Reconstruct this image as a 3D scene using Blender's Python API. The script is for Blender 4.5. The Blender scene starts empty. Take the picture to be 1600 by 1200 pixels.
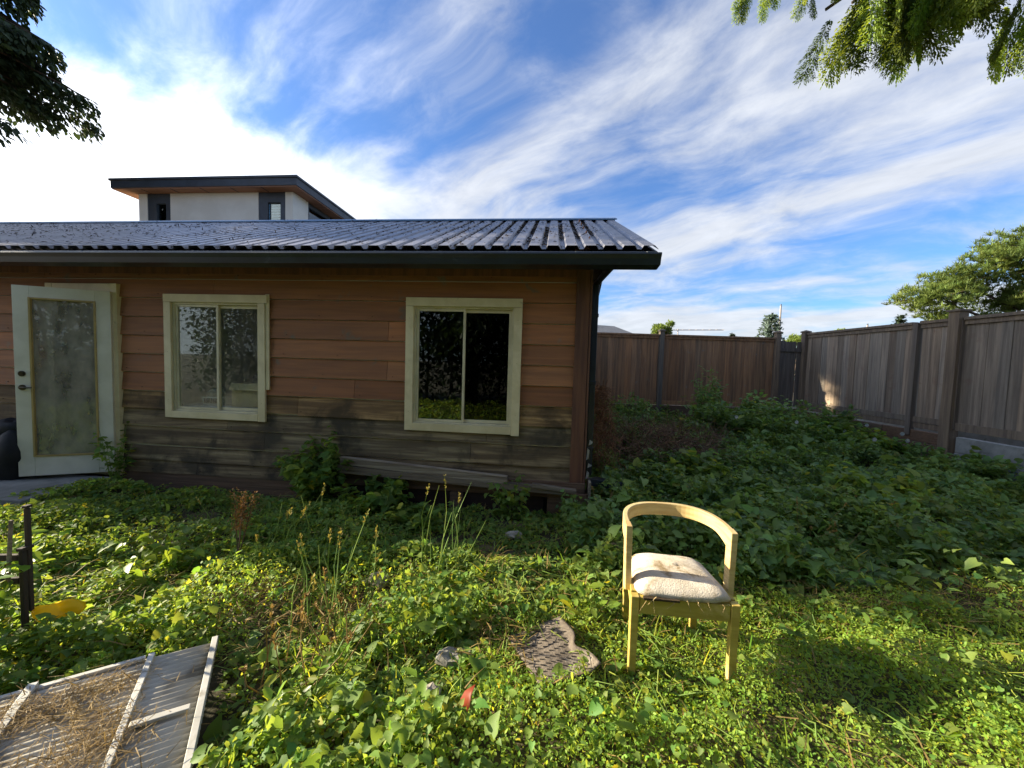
import bpy, math, random
import numpy as np
from mathutils import Vector, Matrix, Quaternion
random.seed(7); RNG = np.random.default_rng(11)
R = math.radians
S = bpy.context.scene
COL = S.collection

# ---------------------------------------------------------------- camera, sky, sun, exposure
cam_d = bpy.data.cameras.new('camera'); cam = bpy.data.objects.new('camera', cam_d); COL.objects.link(cam)
cam_d.sensor_width = 36; cam_d.lens = 13.5; cam_d.clip_start = 0.02; cam_d.clip_end = 4000
EYE = Vector((0, 0, 1.5))
PIT, ROL = R(3.1), R(1.7)
fw = Vector((0, math.cos(PIT), -math.sin(PIT))); r0 = Vector((1, 0, 0)); u0 = Vector((0, math.sin(PIT), math.cos(PIT)))
rt = math.cos(ROL)*r0 + math.sin(ROL)*u0; up = -math.sin(ROL)*r0 + math.cos(ROL)*u0
cam.matrix_world = Matrix(((rt.x, up.x, -fw.x, EYE.x), (rt.y, up.y, -fw.y, EYE.y), (rt.z, up.z, -fw.z, EYE.z), (0, 0, 0, 1)))
S.camera = cam

SUN_AZ, SUN_EL = 79.4, 21.0            # degrees left of +Y, above the horizon
to_sun = Vector((-math.sin(R(SUN_AZ))*math.cos(R(SUN_EL)), math.cos(R(SUN_AZ))*math.cos(R(SUN_EL)), math.sin(R(SUN_EL))))
sun_d = bpy.data.lights.new('sun', 'SUN'); sun = bpy.data.objects.new('sun', sun_d); COL.objects.link(sun)
sun_d.energy = 5.0; sun_d.angle = R(0.5); sun_d.color = (1.0, 0.87, 0.66)
sun.rotation_mode = 'QUATERNION'; sun.rotation_quaternion = (-to_sun).to_track_quat('-Z', 'Y')
sun.location = (-30, 10, 15)

S.view_settings.view_transform = 'Standard'; S.view_settings.look = 'None'
S.view_settings.gamma = 1; S.view_settings.exposure = 1.65
S.cycles.max_bounces = 8; S.cycles.transparent_max_bounces = 12
S.cycles.use_denoising = True

class NT:
    """short hand for building node trees"""
    def __init__(s, tree): s.t = tree; s.n = tree.nodes; s.l = tree.links
    def node(s, kind, **kw):
        n = s.n.new(kind)
        for k, v in kw.items(): setattr(n, k, v)
        return n
    def put(s, sock, v):
        if isinstance(v, bpy.types.NodeSocket): s.l.new(v, sock)
        elif v is not None: sock.default_value = v
    def m(s, op, a, b=None, c=None, clamp=False):
        n = s.node('ShaderNodeMath', operation=op, use_clamp=clamp)
        for i, v in enumerate((a, b, c)):
            if v is not None: s.put(n.inputs[i], v)
        return n.outputs[0]
    def mix(s, f, a, b, blend='MIX'):
        n = s.node('ShaderNodeMix', data_type='RGBA', blend_type=blend)
        s.put(n.inputs[0], f)
        for k, v in ((6, a), (7, b)): s.put(n.inputs[k], (*v, 1) if isinstance(v, tuple) and len(v) == 3 else v)
        return n.outputs[2]
    def noise(s, vec, scale, detail=4, rough=.55, dist=0.0):
        n = s.node('ShaderNodeTexNoise'); s.put(n.inputs['Vector'], vec)
        n.inputs['Scale'].default_value = scale; n.inputs['Detail'].default_value = detail
        n.inputs['Roughness'].default_value = rough; n.inputs['Distortion'].default_value = dist
        return n.outputs['Fac']
    def ramp(s, f, lo, hi, smooth=True):
        n = s.node('ShaderNodeMapRange', interpolation_type='SMOOTHSTEP' if smooth else 'LINEAR')
        s.put(n.inputs[0], f); n.inputs[1].default_value = lo; n.inputs[2].default_value = hi
        return n.outputs[0]
    def scale(s, vec, sc, rot=(0, 0, 0), loc=(0, 0, 0)):
        n = s.node('ShaderNodeMapping'); s.put(n.inputs[0], vec)
        n.inputs['Scale'].default_value = sc; n.inputs['Rotation'].default_value = rot; n.inputs['Location'].default_value = loc
        return n.outputs[0]

W = bpy.data.worlds.new('World'); S.world = W; W.use_nodes = True
def build_sky():
    k = NT(W.node_tree); k.n.clear()
    sky = k.node('ShaderNodeTexSky', sky_type='NISHITA', sun_disc=False)
    sky.sun_elevation = R(SUN_EL); sky.sun_rotation = R(-SUN_AZ)
    sky.air_density = 1.0; sky.dust_density = 0.6; sky.ozone_density = 3.0
    tc = k.node('ShaderNodeTexCoord'); sep = k.node('ShaderNodeSeparateXYZ'); k.put(sep.inputs[0], tc.outputs['Generated'])
    x, y, z = sep.outputs
    zz = k.m('ADD', k.m('MAXIMUM', z, 0.0), 0.20)
    uv = k.node('ShaderNodeCombineXYZ'); k.put(uv.inputs[0], k.m('DIVIDE', x, zz)); k.put(uv.inputs[1], k.m('DIVIDE', y, zz))
    uv = uv.outputs[0]
    # cirrus: soft fibres drawn out one way, broken by larger banks and finer ripples
    turn = k.scale(uv, (1, 1, 1), (0, 0, R(-50)))
    wob = k.node('ShaderNodeTexNoise'); k.put(wob.inputs['Vector'], turn); wob.inputs['Scale'].default_value = .8; wob.inputs['Detail'].default_value = 3
    wv = k.node('ShaderNodeVectorMath', operation='MULTIPLY_ADD'); k.put(wv.inputs[0], wob.outputs['Color']); wv.inputs[1].default_value = (.55, .9, 0); k.put(wv.inputs[2], turn)
    wv = wv.outputs[0]
    fib = k.noise(k.scale(wv, (3.1, 1.1, 1), (0, 0, 0), (1.7, .4, 0)), 1.0, 8, .56, .25)
    bank = k.noise(k.scale(wv, (1.0, .5, 1), (0, 0, 0), (5.1, 2.2, 0)), 1.0, 5, .5, .2)
    puff = k.noise(k.scale(wv, (2.4, 1.5, 1), (0, 0, 0), (7, 1, 0)), 2.4, 8, .62, .2)
    d = k.m('ADD', k.m('MULTIPLY', fib, .66), k.m('ADD', k.m('MULTIPLY', bank, .80), k.m('MULTIPLY', puff, .24)))
    # the bank thickens towards the sun and towards the horizon
    sd = k.node('ShaderNodeVectorMath', operation='DOT_PRODUCT'); k.put(sd.inputs[0], tc.outputs['Generated'])
    sd.inputs[1].default_value = tuple(to_sun)
    toward = k.ramp(sd.outputs['Value'], .30, .97)
    lo2 = k.m('ADD', k.m('MULTIPLY', k.m('MULTIPLY', k.m('SUBTRACT', 1.0, k.ramp(z, .26, .50)), toward), .55), k.m('MULTIPLY', k.m('SUBTRACT', 1.0, k.ramp(z, .05, .38)), .13))
    d = k.m('ADD', d, lo2)
    cov = k.ramp(d, .77, 1.06)
    cov = k.m('MULTIPLY_ADD', cov, .88, .04)
    blue = k.mix(1.0, sky.outputs[0], (0.52, 0.78, 1.10), 'MULTIPLY')
    glow = k.m('ADD', k.m('ADD', 2.9, k.m('MULTIPLY', puff, 2.2)), k.m('MULTIPLY', k.m('POWER', toward, 1.5), 6.0))
    cl = k.node('ShaderNodeCombineXYZ')
    for i, t in enumerate((.94, .98, 1.05)): k.put(cl.inputs[i], k.m('MULTIPLY', glow, t))
    c = k.mix(cov, blue, cl.outputs[0])
    bg = k.node('ShaderNodeBackground'); bg.inputs['Strength'].default_value = .070; k.put(bg.inputs['Color'], c)
    out = k.node('ShaderNodeOutputWorld'); k.l.new(bg.outputs[0], out.inputs[0])
build_sky()

# ---------------------------------------------------------------- helpers
def lin(h):
    h = h.lstrip('#'); c = [int(h[i:i+2], 16)/255 for i in (0, 2, 4)]
    return tuple(v/12.92 if v <= .04045 else ((v+.055)/1.055)**2.4 for v in c)

def material(name, c1, c2=None, rough=.7, scale=(6, 6, 6), detail=6, lo=.35, hi=.65, bump=.0, bump_scale=40, metal=0.0,
             spots=None, spot_scale=9, spot_lo=.56, spot_hi=.66, tint=True, coat=0, spec=.5):
    m = bpy.data.materials.new(name); m.use_nodes = True; k = NT(m.node_tree); k.n.clear()
    tc = k.node('ShaderNodeTexCoord').outputs['Object']
    col = (*c1, 1)
    if c2: col = k.mix(k.ramp(k.noise(k.scale(tc, scale), 1.0, detail, .6, .3), lo, hi), c1, c2)
    if spots: col = k.mix(k.ramp(k.noise(tc, spot_scale, 7, .62, .4), spot_lo, spot_hi), col, spots)
    if tint:
        a = k.node('ShaderNodeAttribute', attribute_name='tint'); col = k.mix(1.0, col, a.outputs['Color'], 'MULTIPLY')
    b = k.node('ShaderNodeBsdfPrincipled'); k.put(b.inputs['Base Color'], col)
    b.inputs['Metallic'].default_value = metal; b.inputs['Specular IOR Level'].default_value = spec
    rn = k.noise(tc, 14, 4); k.put(b.inputs['Roughness'], k.m('ADD', rough-.08, k.m('MULTIPLY', rn, .16)))
    if bump:
        bn = k.node('ShaderNodeBump'); bn.inputs['Strength'].default_value = bump; bn.inputs['Distance'].default_value = .02
        k.put(bn.inputs['Height'], k.noise(k.scale(tc, tuple(v*bump_scale/6 for v in scale)), 1.0, 6)); k.l.new(bn.outputs[0], b.inputs['Normal'])
    o = k.node('ShaderNodeOutputMaterial'); k.l.new(b.outputs[0], o.inputs[0])
    return m

def leaf_material(name, c1, c2, trans, tw=.45, rough=.45, nscale=3.0):
    """leaf with light coming through; each leaf carries its own tint"""
    m = bpy.data.materials.new(name); m.use_nodes = True; k = NT(m.node_tree); k.n.clear()
    tc = k.node('ShaderNodeTexCoord').outputs['Object']
    col = k.mix(k.ramp(k.noise(tc, nscale, 3), .38, .62), c1, c2)
    a = k.node('ShaderNodeAttribute', attribute_name='tint')
    col = k.mix(1.0, col, a.outputs['Color'], 'MULTIPLY')
    tr = k.mix(1.0, a.outputs['Color'], trans, 'MULTIPLY')
    b = k.node('ShaderNodeBsdfPrincipled'); k.put(b.inputs['Base Color'], col); b.inputs['Roughness'].default_value = rough
    b.inputs['Specular IOR Level'].default_value = .28
    t = k.node('ShaderNodeBsdfTranslucent'); k.put(t.inputs['Color'], tr)
    x = k.node('ShaderNodeMixShader'); x.inputs[0].default_value = tw
    k.l.new(b.outputs[0], x.inputs[1]); k.l.new(t.outputs[0], x.inputs[2])
    o = k.node('ShaderNodeOutputMaterial'); k.l.new(x.outputs[0], o.inputs[0])
    return m

def glass_material(name, tintc, refl=1.0, veil=0):
    m = bpy.data.materials.new(name); m.use_nodes = True; k = NT(m.node_tree); k.n.clear()
    t = k.node('ShaderNodeBsdfTransparent'); t.inputs[0].default_value = (*tintc, 1)
    g = k.node('ShaderNodeBsdfGlossy'); g.inputs['Roughness'].default_value = .015; g.inputs[0].default_value = (.9, .95, .95, 1)
    fr = k.node('ShaderNodeFresnel'); fr.inputs[0].default_value = 1.5
    x = k.node('ShaderNodeMixShader'); k.put(x.inputs[0], k.m('ADD', k.m('MULTIPLY', fr.outputs[0], 1.3*refl), .03*refl, clamp=True))
    if veil:  # grey diffuse veil stands in for reflection and haze on the panes
        df = k.node('ShaderNodeBsdfDiffuse'); df.inputs[0].default_value = (.36, .33, .25, 1); y = k.node('ShaderNodeMixShader')
        tc = k.node('ShaderNodeTexCoord').outputs['Object']; k.put(y.inputs[0], k.m('MULTIPLY', k.ramp(k.noise(k.scale(tc, (3, 3, 1.5)), 2.0, 6), .1, .75), veil))
        k.l.new(t.outputs[0], y.inputs[1]); k.l.new(df.outputs[0], y.inputs[2]); t = y
    k.l.new(t.outputs[0], x.inputs[1]); k.l.new(g.outputs[0], x.inputs[2])
    o = k.node('ShaderNodeOutputMaterial'); k.l.new(x.outputs[0], o.inputs[0])
    return m

class MB:
    """collects shapes, then links them as one mesh object"""
    def __init__(s): s.v = []; s.f = []; s.c = []
    def add(s, vs, fs, tint=(1, 1, 1)):
        o = len(s.v); s.v += [tuple(v) for v in vs]; s.f += [tuple(i+o for i in f) for f in fs]; s.c += [tint]*len(vs); return s
    def box(s, a, b, tint=(1, 1, 1), M=None):
        (x0, y0, z0), (x1, y1, z1) = a, b
        vs = [Vector(p) for p in ((x0,y0,z0),(x1,y0,z0),(x1,y1,z0),(x0,y1,z0),(x0,y0,z1),(x1,y0,z1),(x1,y1,z1),(x0,y1,z1))]
        if M is not None: vs = [M @ v for v in vs]
        return s.add(vs, ((0,3,2,1),(4,5,6,7),(0,1,5,4),(1,2,6,5),(2,3,7,6),(3,0,4,7)), tint)
    def hexa(s, vs, tint=(1, 1, 1)):
        return s.add(vs, ((0,3,2,1),(4,5,6,7),(0,1,5,4),(1,2,6,5),(2,3,7,6),(3,0,4,7)), tint)
    def prism(s, poly, axis, a, b, tint=(1, 1, 1)):
        """polygon in the plane across axis 'x'/'y'/'z', from a to b"""
        def pt(p, q):
            return {'x': (q, p[0], p[1]), 'y': (p[0], q, p[1]), 'z': (p[0], p[1], q)}[axis]
        n = len(poly); vs = [pt(p, a) for p in poly]+[pt(p, b) for p in poly]
        fs = [tuple(range(n))[::-1], tuple(range(n, 2*n))]+[(i, (i+1) % n, n+(i+1) % n, n+i) for i in range(n)]
        return s.add(vs, fs, tint)
    def tube(s, path, rad, n=6, tint=(1, 1, 1)):
        path = [Vector(p) for p in path]; N = len(path)
        rad = rad if isinstance(rad, (list, tuple)) else [rad]*N
        vs = []; ref = Vector((.31, .17, .93))
        for i, p in enumerate(path):
            d = (path[min(i+1, N-1)]-path[max(i-1, 0)]).normalized()
            a = d.cross(ref)
            if a.length < 1e-3: a = d.cross(Vector((1, 0, 0)))
            a.normalize(); b = d.cross(a)
            for j in range(n):
                t = 2*math.pi*j/n; vs.append(p+(a*math.cos(t)+b*math.sin(t))*rad[i])
        fs = [(i*n+j, i*n+(j+1) % n, (i+1)*n+(j+1) % n, (i+1)*n+j) for i in range(N-1) for j in range(n)]
        fs += [tuple(range(n))[::-1], tuple(range((N-1)*n, N*n))]
        return s.add(vs, fs, tint)
    def sweep(s, path, prof_fn, tint=(1, 1, 1), caps=True):
        """rings of equal length from prof_fn(i, point)"""
        rings = [prof_fn(i, Vector(p)) for i, p in enumerate(path)]; n = len(rings[0])
        vs = [v for r in rings for v in r]
        fs = [(i*n+j, i*n+(j+1) % n, (i+1)*n+(j+1) % n, (i+1)*n+j) for i in range(len(rings)-1) for j in range(n)]
        if caps: fs += [tuple(range(n))[::-1], tuple(range((len(rings)-1)*n, len(rings)*n))]
        return s.add(vs, fs, tint)
    def build(s, name, mat, parent=None, bevel=0, smooth=False):
        me = bpy.data.meshes.new(name); me.from_pydata(s.v, [], s.f); me.materials.append(mat)
        ca = me.color_attributes.new('tint', 'FLOAT_COLOR', 'POINT')
        ca.data.foreach_set('color', np.array([(*c, 1) for c in s.c], np.float32).ravel())
        import bmesh
        bm = bmesh.new(); bm.from_mesh(me); bmesh.ops.recalc_face_normals(bm, faces=bm.faces); bm.to_mesh(me); bm.free()
        if smooth: me.polygons.foreach_set('use_smooth', [True]*len(me.polygons))
        o = bpy.data.objects.new(name, me); COL.objects.link(o)
        if parent: o.parent = parent
        if bevel:
            b = o.modifiers.new('bevel', 'BEVEL'); b.width = bevel; b.segments = 2; b.limit_method = 'ANGLE'; b.angle_limit = R(40)
        return o

def tag(o, label=None, cat=None, group=None, kind=None):
    for k, v in (('label', label), ('category', cat), ('group', group), ('kind', kind)):
        if v: o[k] = v
    return o
def thing(name, label, cat, loc=(0, 0, 0), rz=0, group=None):
    o = bpy.data.objects.new(name, None); COL.objects.link(o); o.location = loc; o.rotation_euler = (0, 0, rz)
    o.empty_display_size = .2
    return tag(o, label, cat, group)

# leaf outlines in the xy plane, growing along +y, folded a little along the midrib
HEART = (np.array([(0,0,0),(-.30,-.16,.06),(-.46,.14,.15),(-.33,.55,.10),(.03,1,-.20),(.33,.55,.12),(.46,.14,.13),(.30,-.16,.08),(0,.45,-.02)], np.float32),
         np.array([(0,8,2,1),(8,4,3,2),(0,7,6,8),(8,6,5,4)], np.int32))
OVAL = (np.array([(0,0,0),(-.26,.35,.06),(-.20,.75,.03),(0,1,-.05),(.20,.75,.03),(.26,.35,.06)], np.float32),
        np.array([(0,3,2,1),(0,5,4,3)], np.int32))
OVAL_N = (OVAL[0]*np.array([.7, 1, .8], np.float32), OVAL[1])
NEEDLE = (np.array([(-.025,0,0),(.025,0,0),(.01,1,-.05),(-.01,1,-.05)], np.float32), np.array([(0,1,2,3)], np.int32))
NEEDLE_W = (NEEDLE[0]*np.array([2.6, 1, 1], np.float32), NEEDLE[1])
LANCE = (np.array([(0,0,0),(-.13,.4,.04),(0,1,-.08),(.13,.4,.04)], np.float32), np.array([(0,3,2,1)], np.int32))
BLADE = (np.array([(-.02,0,0),(.02,0,0),(-.016,.5,.06),(.016,.5,.06),(0,1,-.08)], np.float32), np.array([(0,1,3,2),(2,3,4,4)], np.int32))

def frames(d, roll):
    """rotation matrices whose y axis is d (n,3), turned about it so that z leans up, then by roll"""
    d = d/np.linalg.norm(d, axis=1, keepdims=True)
    z = np.tile(np.array([0, 0, 1.]), (len(d), 1)); z[np.abs(d[:, 2]) > .97] = (1, 0, 0)
    x = np.cross(d, z); x /= np.linalg.norm(x, axis=1, keepdims=True); z = np.cross(x, d)
    c, s = np.cos(roll)[:, None], np.sin(roll)[:, None]
    return np.stack((x*c+z*s, d, z*c-x*s), axis=2)

def leaves(name, mat, pos, dirs, size, shape=HEART, roll=None, tint=None, parent=None, extra=None):
    """many leaf faces as one mesh"""
    n = len(pos); tv, tf = shape
    roll = RNG.normal(0, .35, n) if roll is None else roll
    Rm = frames(np.asarray(dirs, float), roll)
    v = np.einsum('nij,kj->nki', Rm, tv)*np.asarray(size)[:, None, None] + np.asarray(pos)[:, None, :]
    v = v.reshape(-1, 3).astype(np.float32)
    k = len(tv); f = (tf[None]+(np.arange(n)*k)[:, None, None]).reshape(-1, tf.shape[1])
    if tint is None: tint = 1+RNG.normal(0, .16, (n, 1))*np.ones((1, 3))
    c = np.repeat(np.clip(tint, .15, 2.5), k, axis=0)
    if extra:                                   # stems etc. collected in an MB
        ev = np.array(extra.v, np.float32); o = len(v); v = np.concatenate((v, ev)); c = np.concatenate((c, np.array(extra.c)))
        fl = [tuple(q) for q in f.tolist()]; fl = [q[:3] if q[-1] == q[-2] else q for q in fl]
        fl += [tuple(i+o for i in q) for q in extra.f]
    me = bpy.data.meshes.new(name)
    if extra: me.from_pydata(v.tolist(), [], fl)
    else:
        if (f[:, -1] == f[:, -2]).any():
            me.from_pydata(v.tolist(), [], [q[:3] if q[-1] == q[-2] else q for q in f.tolist()])
        else:
            w = f.shape[1]
            me.vertices.add(len(v)); me.vertices.foreach_set('co', v.ravel())
            me.loops.add(f.size); me.loops.foreach_set('vertex_index', f.ravel().astype(np.int32))
            me.polygons.add(len(f)); me.polygons.foreach_set('loop_start', np.arange(0, f.size, w, dtype=np.int32))
            me.polygons.foreach_set('loop_total', np.full(len(f), w, np.int32)); me.update(calc_edges=True)
    ca = me.color_attributes.new('tint', 'FLOAT_COLOR', 'POINT')
    ca.data.foreach_set('color', np.concatenate((c, np.ones((len(c), 1))), 1).astype(np.float32).ravel())
    me.materials.append(mat)
    o = bpy.data.objects.new(name, me); COL.objects.link(o)
    if parent: o.parent = parent
    return o

_lat = np.random.default_rng(5).random((64, 64))
def vnoise(x, y):
    x = np.asarray(x, float); y = np.asarray(y, float)
    xi = np.floor(x).astype(int); yi = np.floor(y).astype(int); fx = x-xi; fy = y-yi
    fx = fx*fx*(3-2*fx); fy = fy*fy*(3-2*fy); g = lambda a, b: _lat[a % 64, b % 64]
    return (g(xi, yi)*(1-fx)+g(xi+1, yi)*fx)*(1-fy)+(g(xi, yi+1)*(1-fx)+g(xi+1, yi+1)*fx)*fy
def sm(x, a, b):
    t = np.clip((np.asarray(x, float)-a)/(b-a), 0, 1); return t*t*(3-2*t)
def ground_z(x, y):
    """height of the soil"""
    x = np.asarray(x, float); y = np.asarray(y, float)
    inside = sm(x, -16, -12)*(1-sm(x, 12, 18))*sm(y, -6, -2)*(1-sm(y, 12, 16))
    h = (vnoise(x*.9+3, y*.9)-.5)*.12+(vnoise(x*2.7, y*2.7+8)-.5)*.09
    h = h*(.25+.75*sm(y, 1.0, 3.2))-.02
    h = h+.15*sm(y, 5.0, 9.0)*sm(x, .8, 2.5)
    nearchair = np.exp(-(((x-.85)/.6)**2+((y-2.0)/.45)**2)); h = h*(1-.9*nearchair)
    hx = (x-.77)*.9954-(y-4.0)*.0958; hy = (x-.77)*.0958+(y-4.0)*.9954
    ho = sm(hx, -14.6, -14.2)*(1-sm(hx, .1, .5))*sm(hy, -.5, -.1)*(1-sm(hy, 4.5, 4.9))
    h = h*(1-ho)-.10*ho
    return h*inside

# ---------------------------------------------------------------- materials
M = {}
M['siding'] = material('siding', lin('#a56d42'), lin('#895b3a'), .75, (1.2, 8, 26), 6, .3, .7, .22, 10, spots=lin('#7d6a55'), spot_scale=4.2, spot_lo=.60, spot_hi=.70)
M['siding_weathered'] = material('siding_weathered', lin('#5c4d36'), lin('#988662'), .88, (.9, 5, 17), 9, .42, .70, .5, 14, spots=lin('#3e3626'), spot_scale=2.1, spot_lo=.47, spot_hi=.66)
M['old_timber'] = material('old_timber', lin('#7a7262'), lin('#5a5043'), .85, (1.5, 14, 40), 7, .35, .65, .5, 10)
M['beam_timber'] = material('beam_timber', lin('#6d5540'), lin('#5a4634'), .85, (1.3, 12, 36), 7, .35, .65, .5, 10)
M['corner_wood'] = material('corner_wood', lin('#6e4a33'), lin('#54382a'), .75, (16, 16, 1.2), 6, .35, .65, .3, 10)
M['cream_paint'] = material('cream_paint', lin('#d8cba0'), lin('#cabc90'), .55, (5, 5, 5), 5, .35, .65, .08, 30, spots=lin('#a29a78'), spot_scale=7, spot_lo=.64, spot_hi=.74)
M['door_paint'] = material('door_paint', lin('#dad6c0'), lin('#ccc8b0'), .5, (3, 3, 3), 5, .35, .65, spots=lin('#a8a58c'), spot_scale=6, spot_lo=.66, spot_hi=.78)
M['vinyl'] = material('vinyl', lin('#d3caa6'), lin('#c1b892'), .4, (4, 4, 4))
M['yellowed'] = material('yellowed', lin('#b59b5c'), lin('#a08a52'), .5, (4, 4, 4))
M['roof_metal'] = material('roof_metal', lin('#8f8f95'), lin('#77777c'), .42, (7, 2.5, 7), 7, .35, .7, .06, 40, metal=.25, spots=lin('#6b6a68'), spot_scale=4.5, spot_lo=.58, spot_hi=.72)
M['ridge_metal'] = material('ridge_metal', lin('#5d7f9f'), lin('#4d6f90'), .4, (3, 3, 3), metal=.2)
M['gutter'] = material('gutter', lin('#1e2833'), lin('#161d26'), .38, (3, 3, 3), spots=lin('#3a424a'), spot_scale=8, spot_lo=.66, spot_hi=.75)
M['drip'] = material('drip', lin('#8b8f94'), lin('#70757a'), .5, (3, 3, 3))
M['fascia'] = material('fascia', lin('#2a2824'), lin('#3a3530'), .7, (2, 12, 12))
M['soffit'] = material('soffit', lin('#3b3028'), lin('#4a3c30'), .8, (2, 12, 12))
M['debris'] = material('debris', lin('#3e3225'), lin('#5a4a35'), .95, (30, 30, 30))
M['interior'] = material('interior', lin('#d8d4c8'), lin('#cbc7ba'), .85, (2, 2, 2))
M['interior_dark'] = material('interior_dark', lin('#4a4640'), lin('#3a3733'), .85, (2, 2, 2))
M['glass'] = glass_material('glass', (.88, .92, .90), .8)
M['glass_veiled'] = glass_material('glass_veiled', (.7, .74, .70), .5, .9)
M['glass_hazy'] = glass_material('glass_hazy', (.93, .96, .94), .14, .20)
M['glass_screen'] = glass_material('glass_screen', (.25, .27, .28), .35)
M['glass_dark'] = glass_material('glass_dark', (.45, .5, .5), 1.0)
M['brass'] = material('brass', lin('#5b5344'), None, .35, metal=.9)
M['fence_brown'] = material('fence_brown', lin('#a57c56'), lin('#785a42'), .85, (20, 20, 1.1), 8, .3, .7, .35, 10, spots=lin('#897a68'), spot_scale=5, spot_lo=.6, spot_hi=.74)
M['fence_grey'] = material('fence_grey', lin('#978774'), lin('#6f6356'), .85, (22, 22, 1.0), 8, .3, .7, .35, 10, spots=lin('#7c6556'), spot_scale=2.6, spot_lo=.55, spot_hi=.72)
M['post_wood'] = material('post_wood', lin('#85745f'), lin('#65574a'), .85, (22, 22, 1.0), 8, .3, .7, .35, 10)
M['concrete'] = material('concrete', lin('#8e8d86'), lin('#74736d'), .9, (4, 4, 4), 8, .35, .65, .3, 20, spots=lin('#55574c'), spot_scale=3, spot_lo=.55, spot_hi=.7)
M['stone'] = material('stone', lin('#aca69a'), lin('#8d877b'), .9, (8, 8, 8), 8, .35, .65, .4, 20)
M['soil'] = material('soil', lin('#4a3f2c'), lin('#3a3a22'), .95, (5, 5, 5), 9, .35, .65, .6, 30, spots=lin('#6d6040'), spot_scale=2.2, spot_lo=.52, spot_hi=.68, tint=False)
M['leaf'] = leaf_material('leaf', lin('#6e8640'), lin('#5c7838'), lin('#aec444'), .40, .58)
M['leaf_bright'] = leaf_material('leaf_bright', lin('#8aa446'), lin('#74943c'), lin('#ccdc44'), .46, .55)
M['leaf_bush'] = leaf_material('leaf_bush', lin('#748c46'), lin('#587644'), lin('#94b048'), .36, .5)
M['leaf_dock'] = leaf_material('leaf_dock', lin('#6a8438'), lin('#587532'), lin('#a6bd3a'), .4, .4)
M['straw'] = leaf_material('straw', lin('#9a8656'), lin('#7f6c42'), lin('#b39a5c'), .25, .7)
M['dead'] = material('dead', lin('#8a7054'), lin('#66513d'), .95, (9, 9, 9), 5)
M['stem_green'] = leaf_material('stem_green', lin('#7d9448'), lin('#6a8440'), lin('#9fb84c'), .2, .6)
M['cedar'] = leaf_material('cedar', lin('#6a8238'), lin('#526e30'), lin('#a8c040'), .38, .5)
M['pine'] = leaf_material('pine', lin('#748648'), lin('#566c40'), lin('#8c9e4c'), .28, .6, .35)
M['conifer_dark'] = leaf_material('conifer_dark', lin('#39472c'), lin('#303f2a'), lin('#4a5c28'), .18, .6, .4)
M['spruce'] = leaf_material('spruce', lin('#76877a'), lin('#64776a'), lin('#7f9074'), .2, .6, .6)
M['broadleaf'] = leaf_material('broadleaf', lin('#6f8040'), lin('#5c7038'), lin('#9cae44'), .35, .5, .4)
M['bark'] = material('bark', lin('#5a4a3c'), lin('#42362c'), .95, (9, 9, 2), 7, .35, .65, .6, 20)
M['chair_wood'] = material('chair_wood', lin('#bca654'), lin('#a48d40'), .6, (3, 3, 26), 6, .3, .7, .15, 12, spots=lin('#c8ad74'), spot_scale=7, spot_lo=.55, spot_hi=.7)
M['chair_rail'] = material('chair_rail', lin('#cdb984'), lin('#b89c66'), .55, (5, 5, 40), 6, .3, .7, .12, 12, spots=lin('#d2b988'), spot_scale=6, spot_lo=.55, spot_hi=.7)
M['cushion'] = material('cushion', lin('#d6cdbb'), lin('#b5aa95'), .95, (7, 7, 7), 8, .35, .65, .35, 130, spots=lin('#83714f'), spot_scale=9, spot_lo=.50, spot_hi=.68)
M['foam'] = material('foam', lin('#c2ab7c'), lin('#94805a'), .95, (30, 30, 30), 6, .35, .65, .6, 60)
M['rubber'] = material('rubber', lin('#7d7263'), lin('#645a4d'), .8, (12, 12, 12), 7, .35, .65, .3, 30, spots=lin('#9b9080'), spot_scale=5)
M['rubber_slot'] = material('rubber_slot', lin('#37322c'), lin('#2b2723'), .9, (12, 12, 12))
M['white_frame'] = material('white_frame', lin('#c3c1b8'), lin('#a9a79c'), .6, (6, 6, 6), 7, spots=lin('#8c8675'), spot_scale=8, spot_lo=.58, spot_hi=.72)
M['plastic_panel'] = material('plastic_panel', lin('#b3ae9e'), lin('#9b9584'), .5, (4, 4, 4), 6, .35, .65, spots=lin('#6d6450'), spot_scale=4, spot_lo=.52, spot_hi=.68)
M['yellow_plastic'] = leaf_material('yellow_plastic', lin('#f2d024'), lin('#e4bc18'), lin('#fbe040'), .5, .35)
M['dark_wood'] = material('dark_wood', lin('#3c332b'), lin('#2b2520'), .8, (14, 14, 2), 6, .35, .65, .3, 12)
M['black_plastic'] = material('black_plastic', lin('#0f1112'), lin('#191b1d'), .75, (5, 5, 5), 5, .35, .65, .3, 10)
M['red_leaf'] = leaf_material('red_leaf', lin('#8a3f28'), lin('#6e3322'), lin('#b04a24'), .35, .5)
M['petal'] = leaf_material('petal', lin('#dfe3e0'), lin('#d2d8d4'), lin('#e4e8e4'), .3, .6)
M['fresh_wood'] = material('fresh_wood', lin('#8e7a5c'), lin('#75634a'), .8, (3, 20, 20), 6, .35, .65, .3, 12)
M['house_cream'] = material('house_cream', lin('#e4dfd2'), lin('#dad4c6'), .8, (1, 1, 1))
M['house_dark'] = material('house_dark', lin('#3c434c'), lin('#323840'), .5, (2, 2, 2))
M['house_soffit'] = material('house_soffit', lin('#9a6f55'), lin('#865e47'), .7, (1.0, 6, 6))
M['shingle'] = material('shingle', lin('#5a5f68'), lin('#4a4e56'), .9, (4, 4, 12), 6)
M['grey_metal'] = material('grey_metal', lin('#9a9490'), None, .6, metal=.3)
M['cardboard'] = material('cardboard', lin('#dcc692'), lin('#cdb682'), .85, (3, 3, 3))
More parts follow.
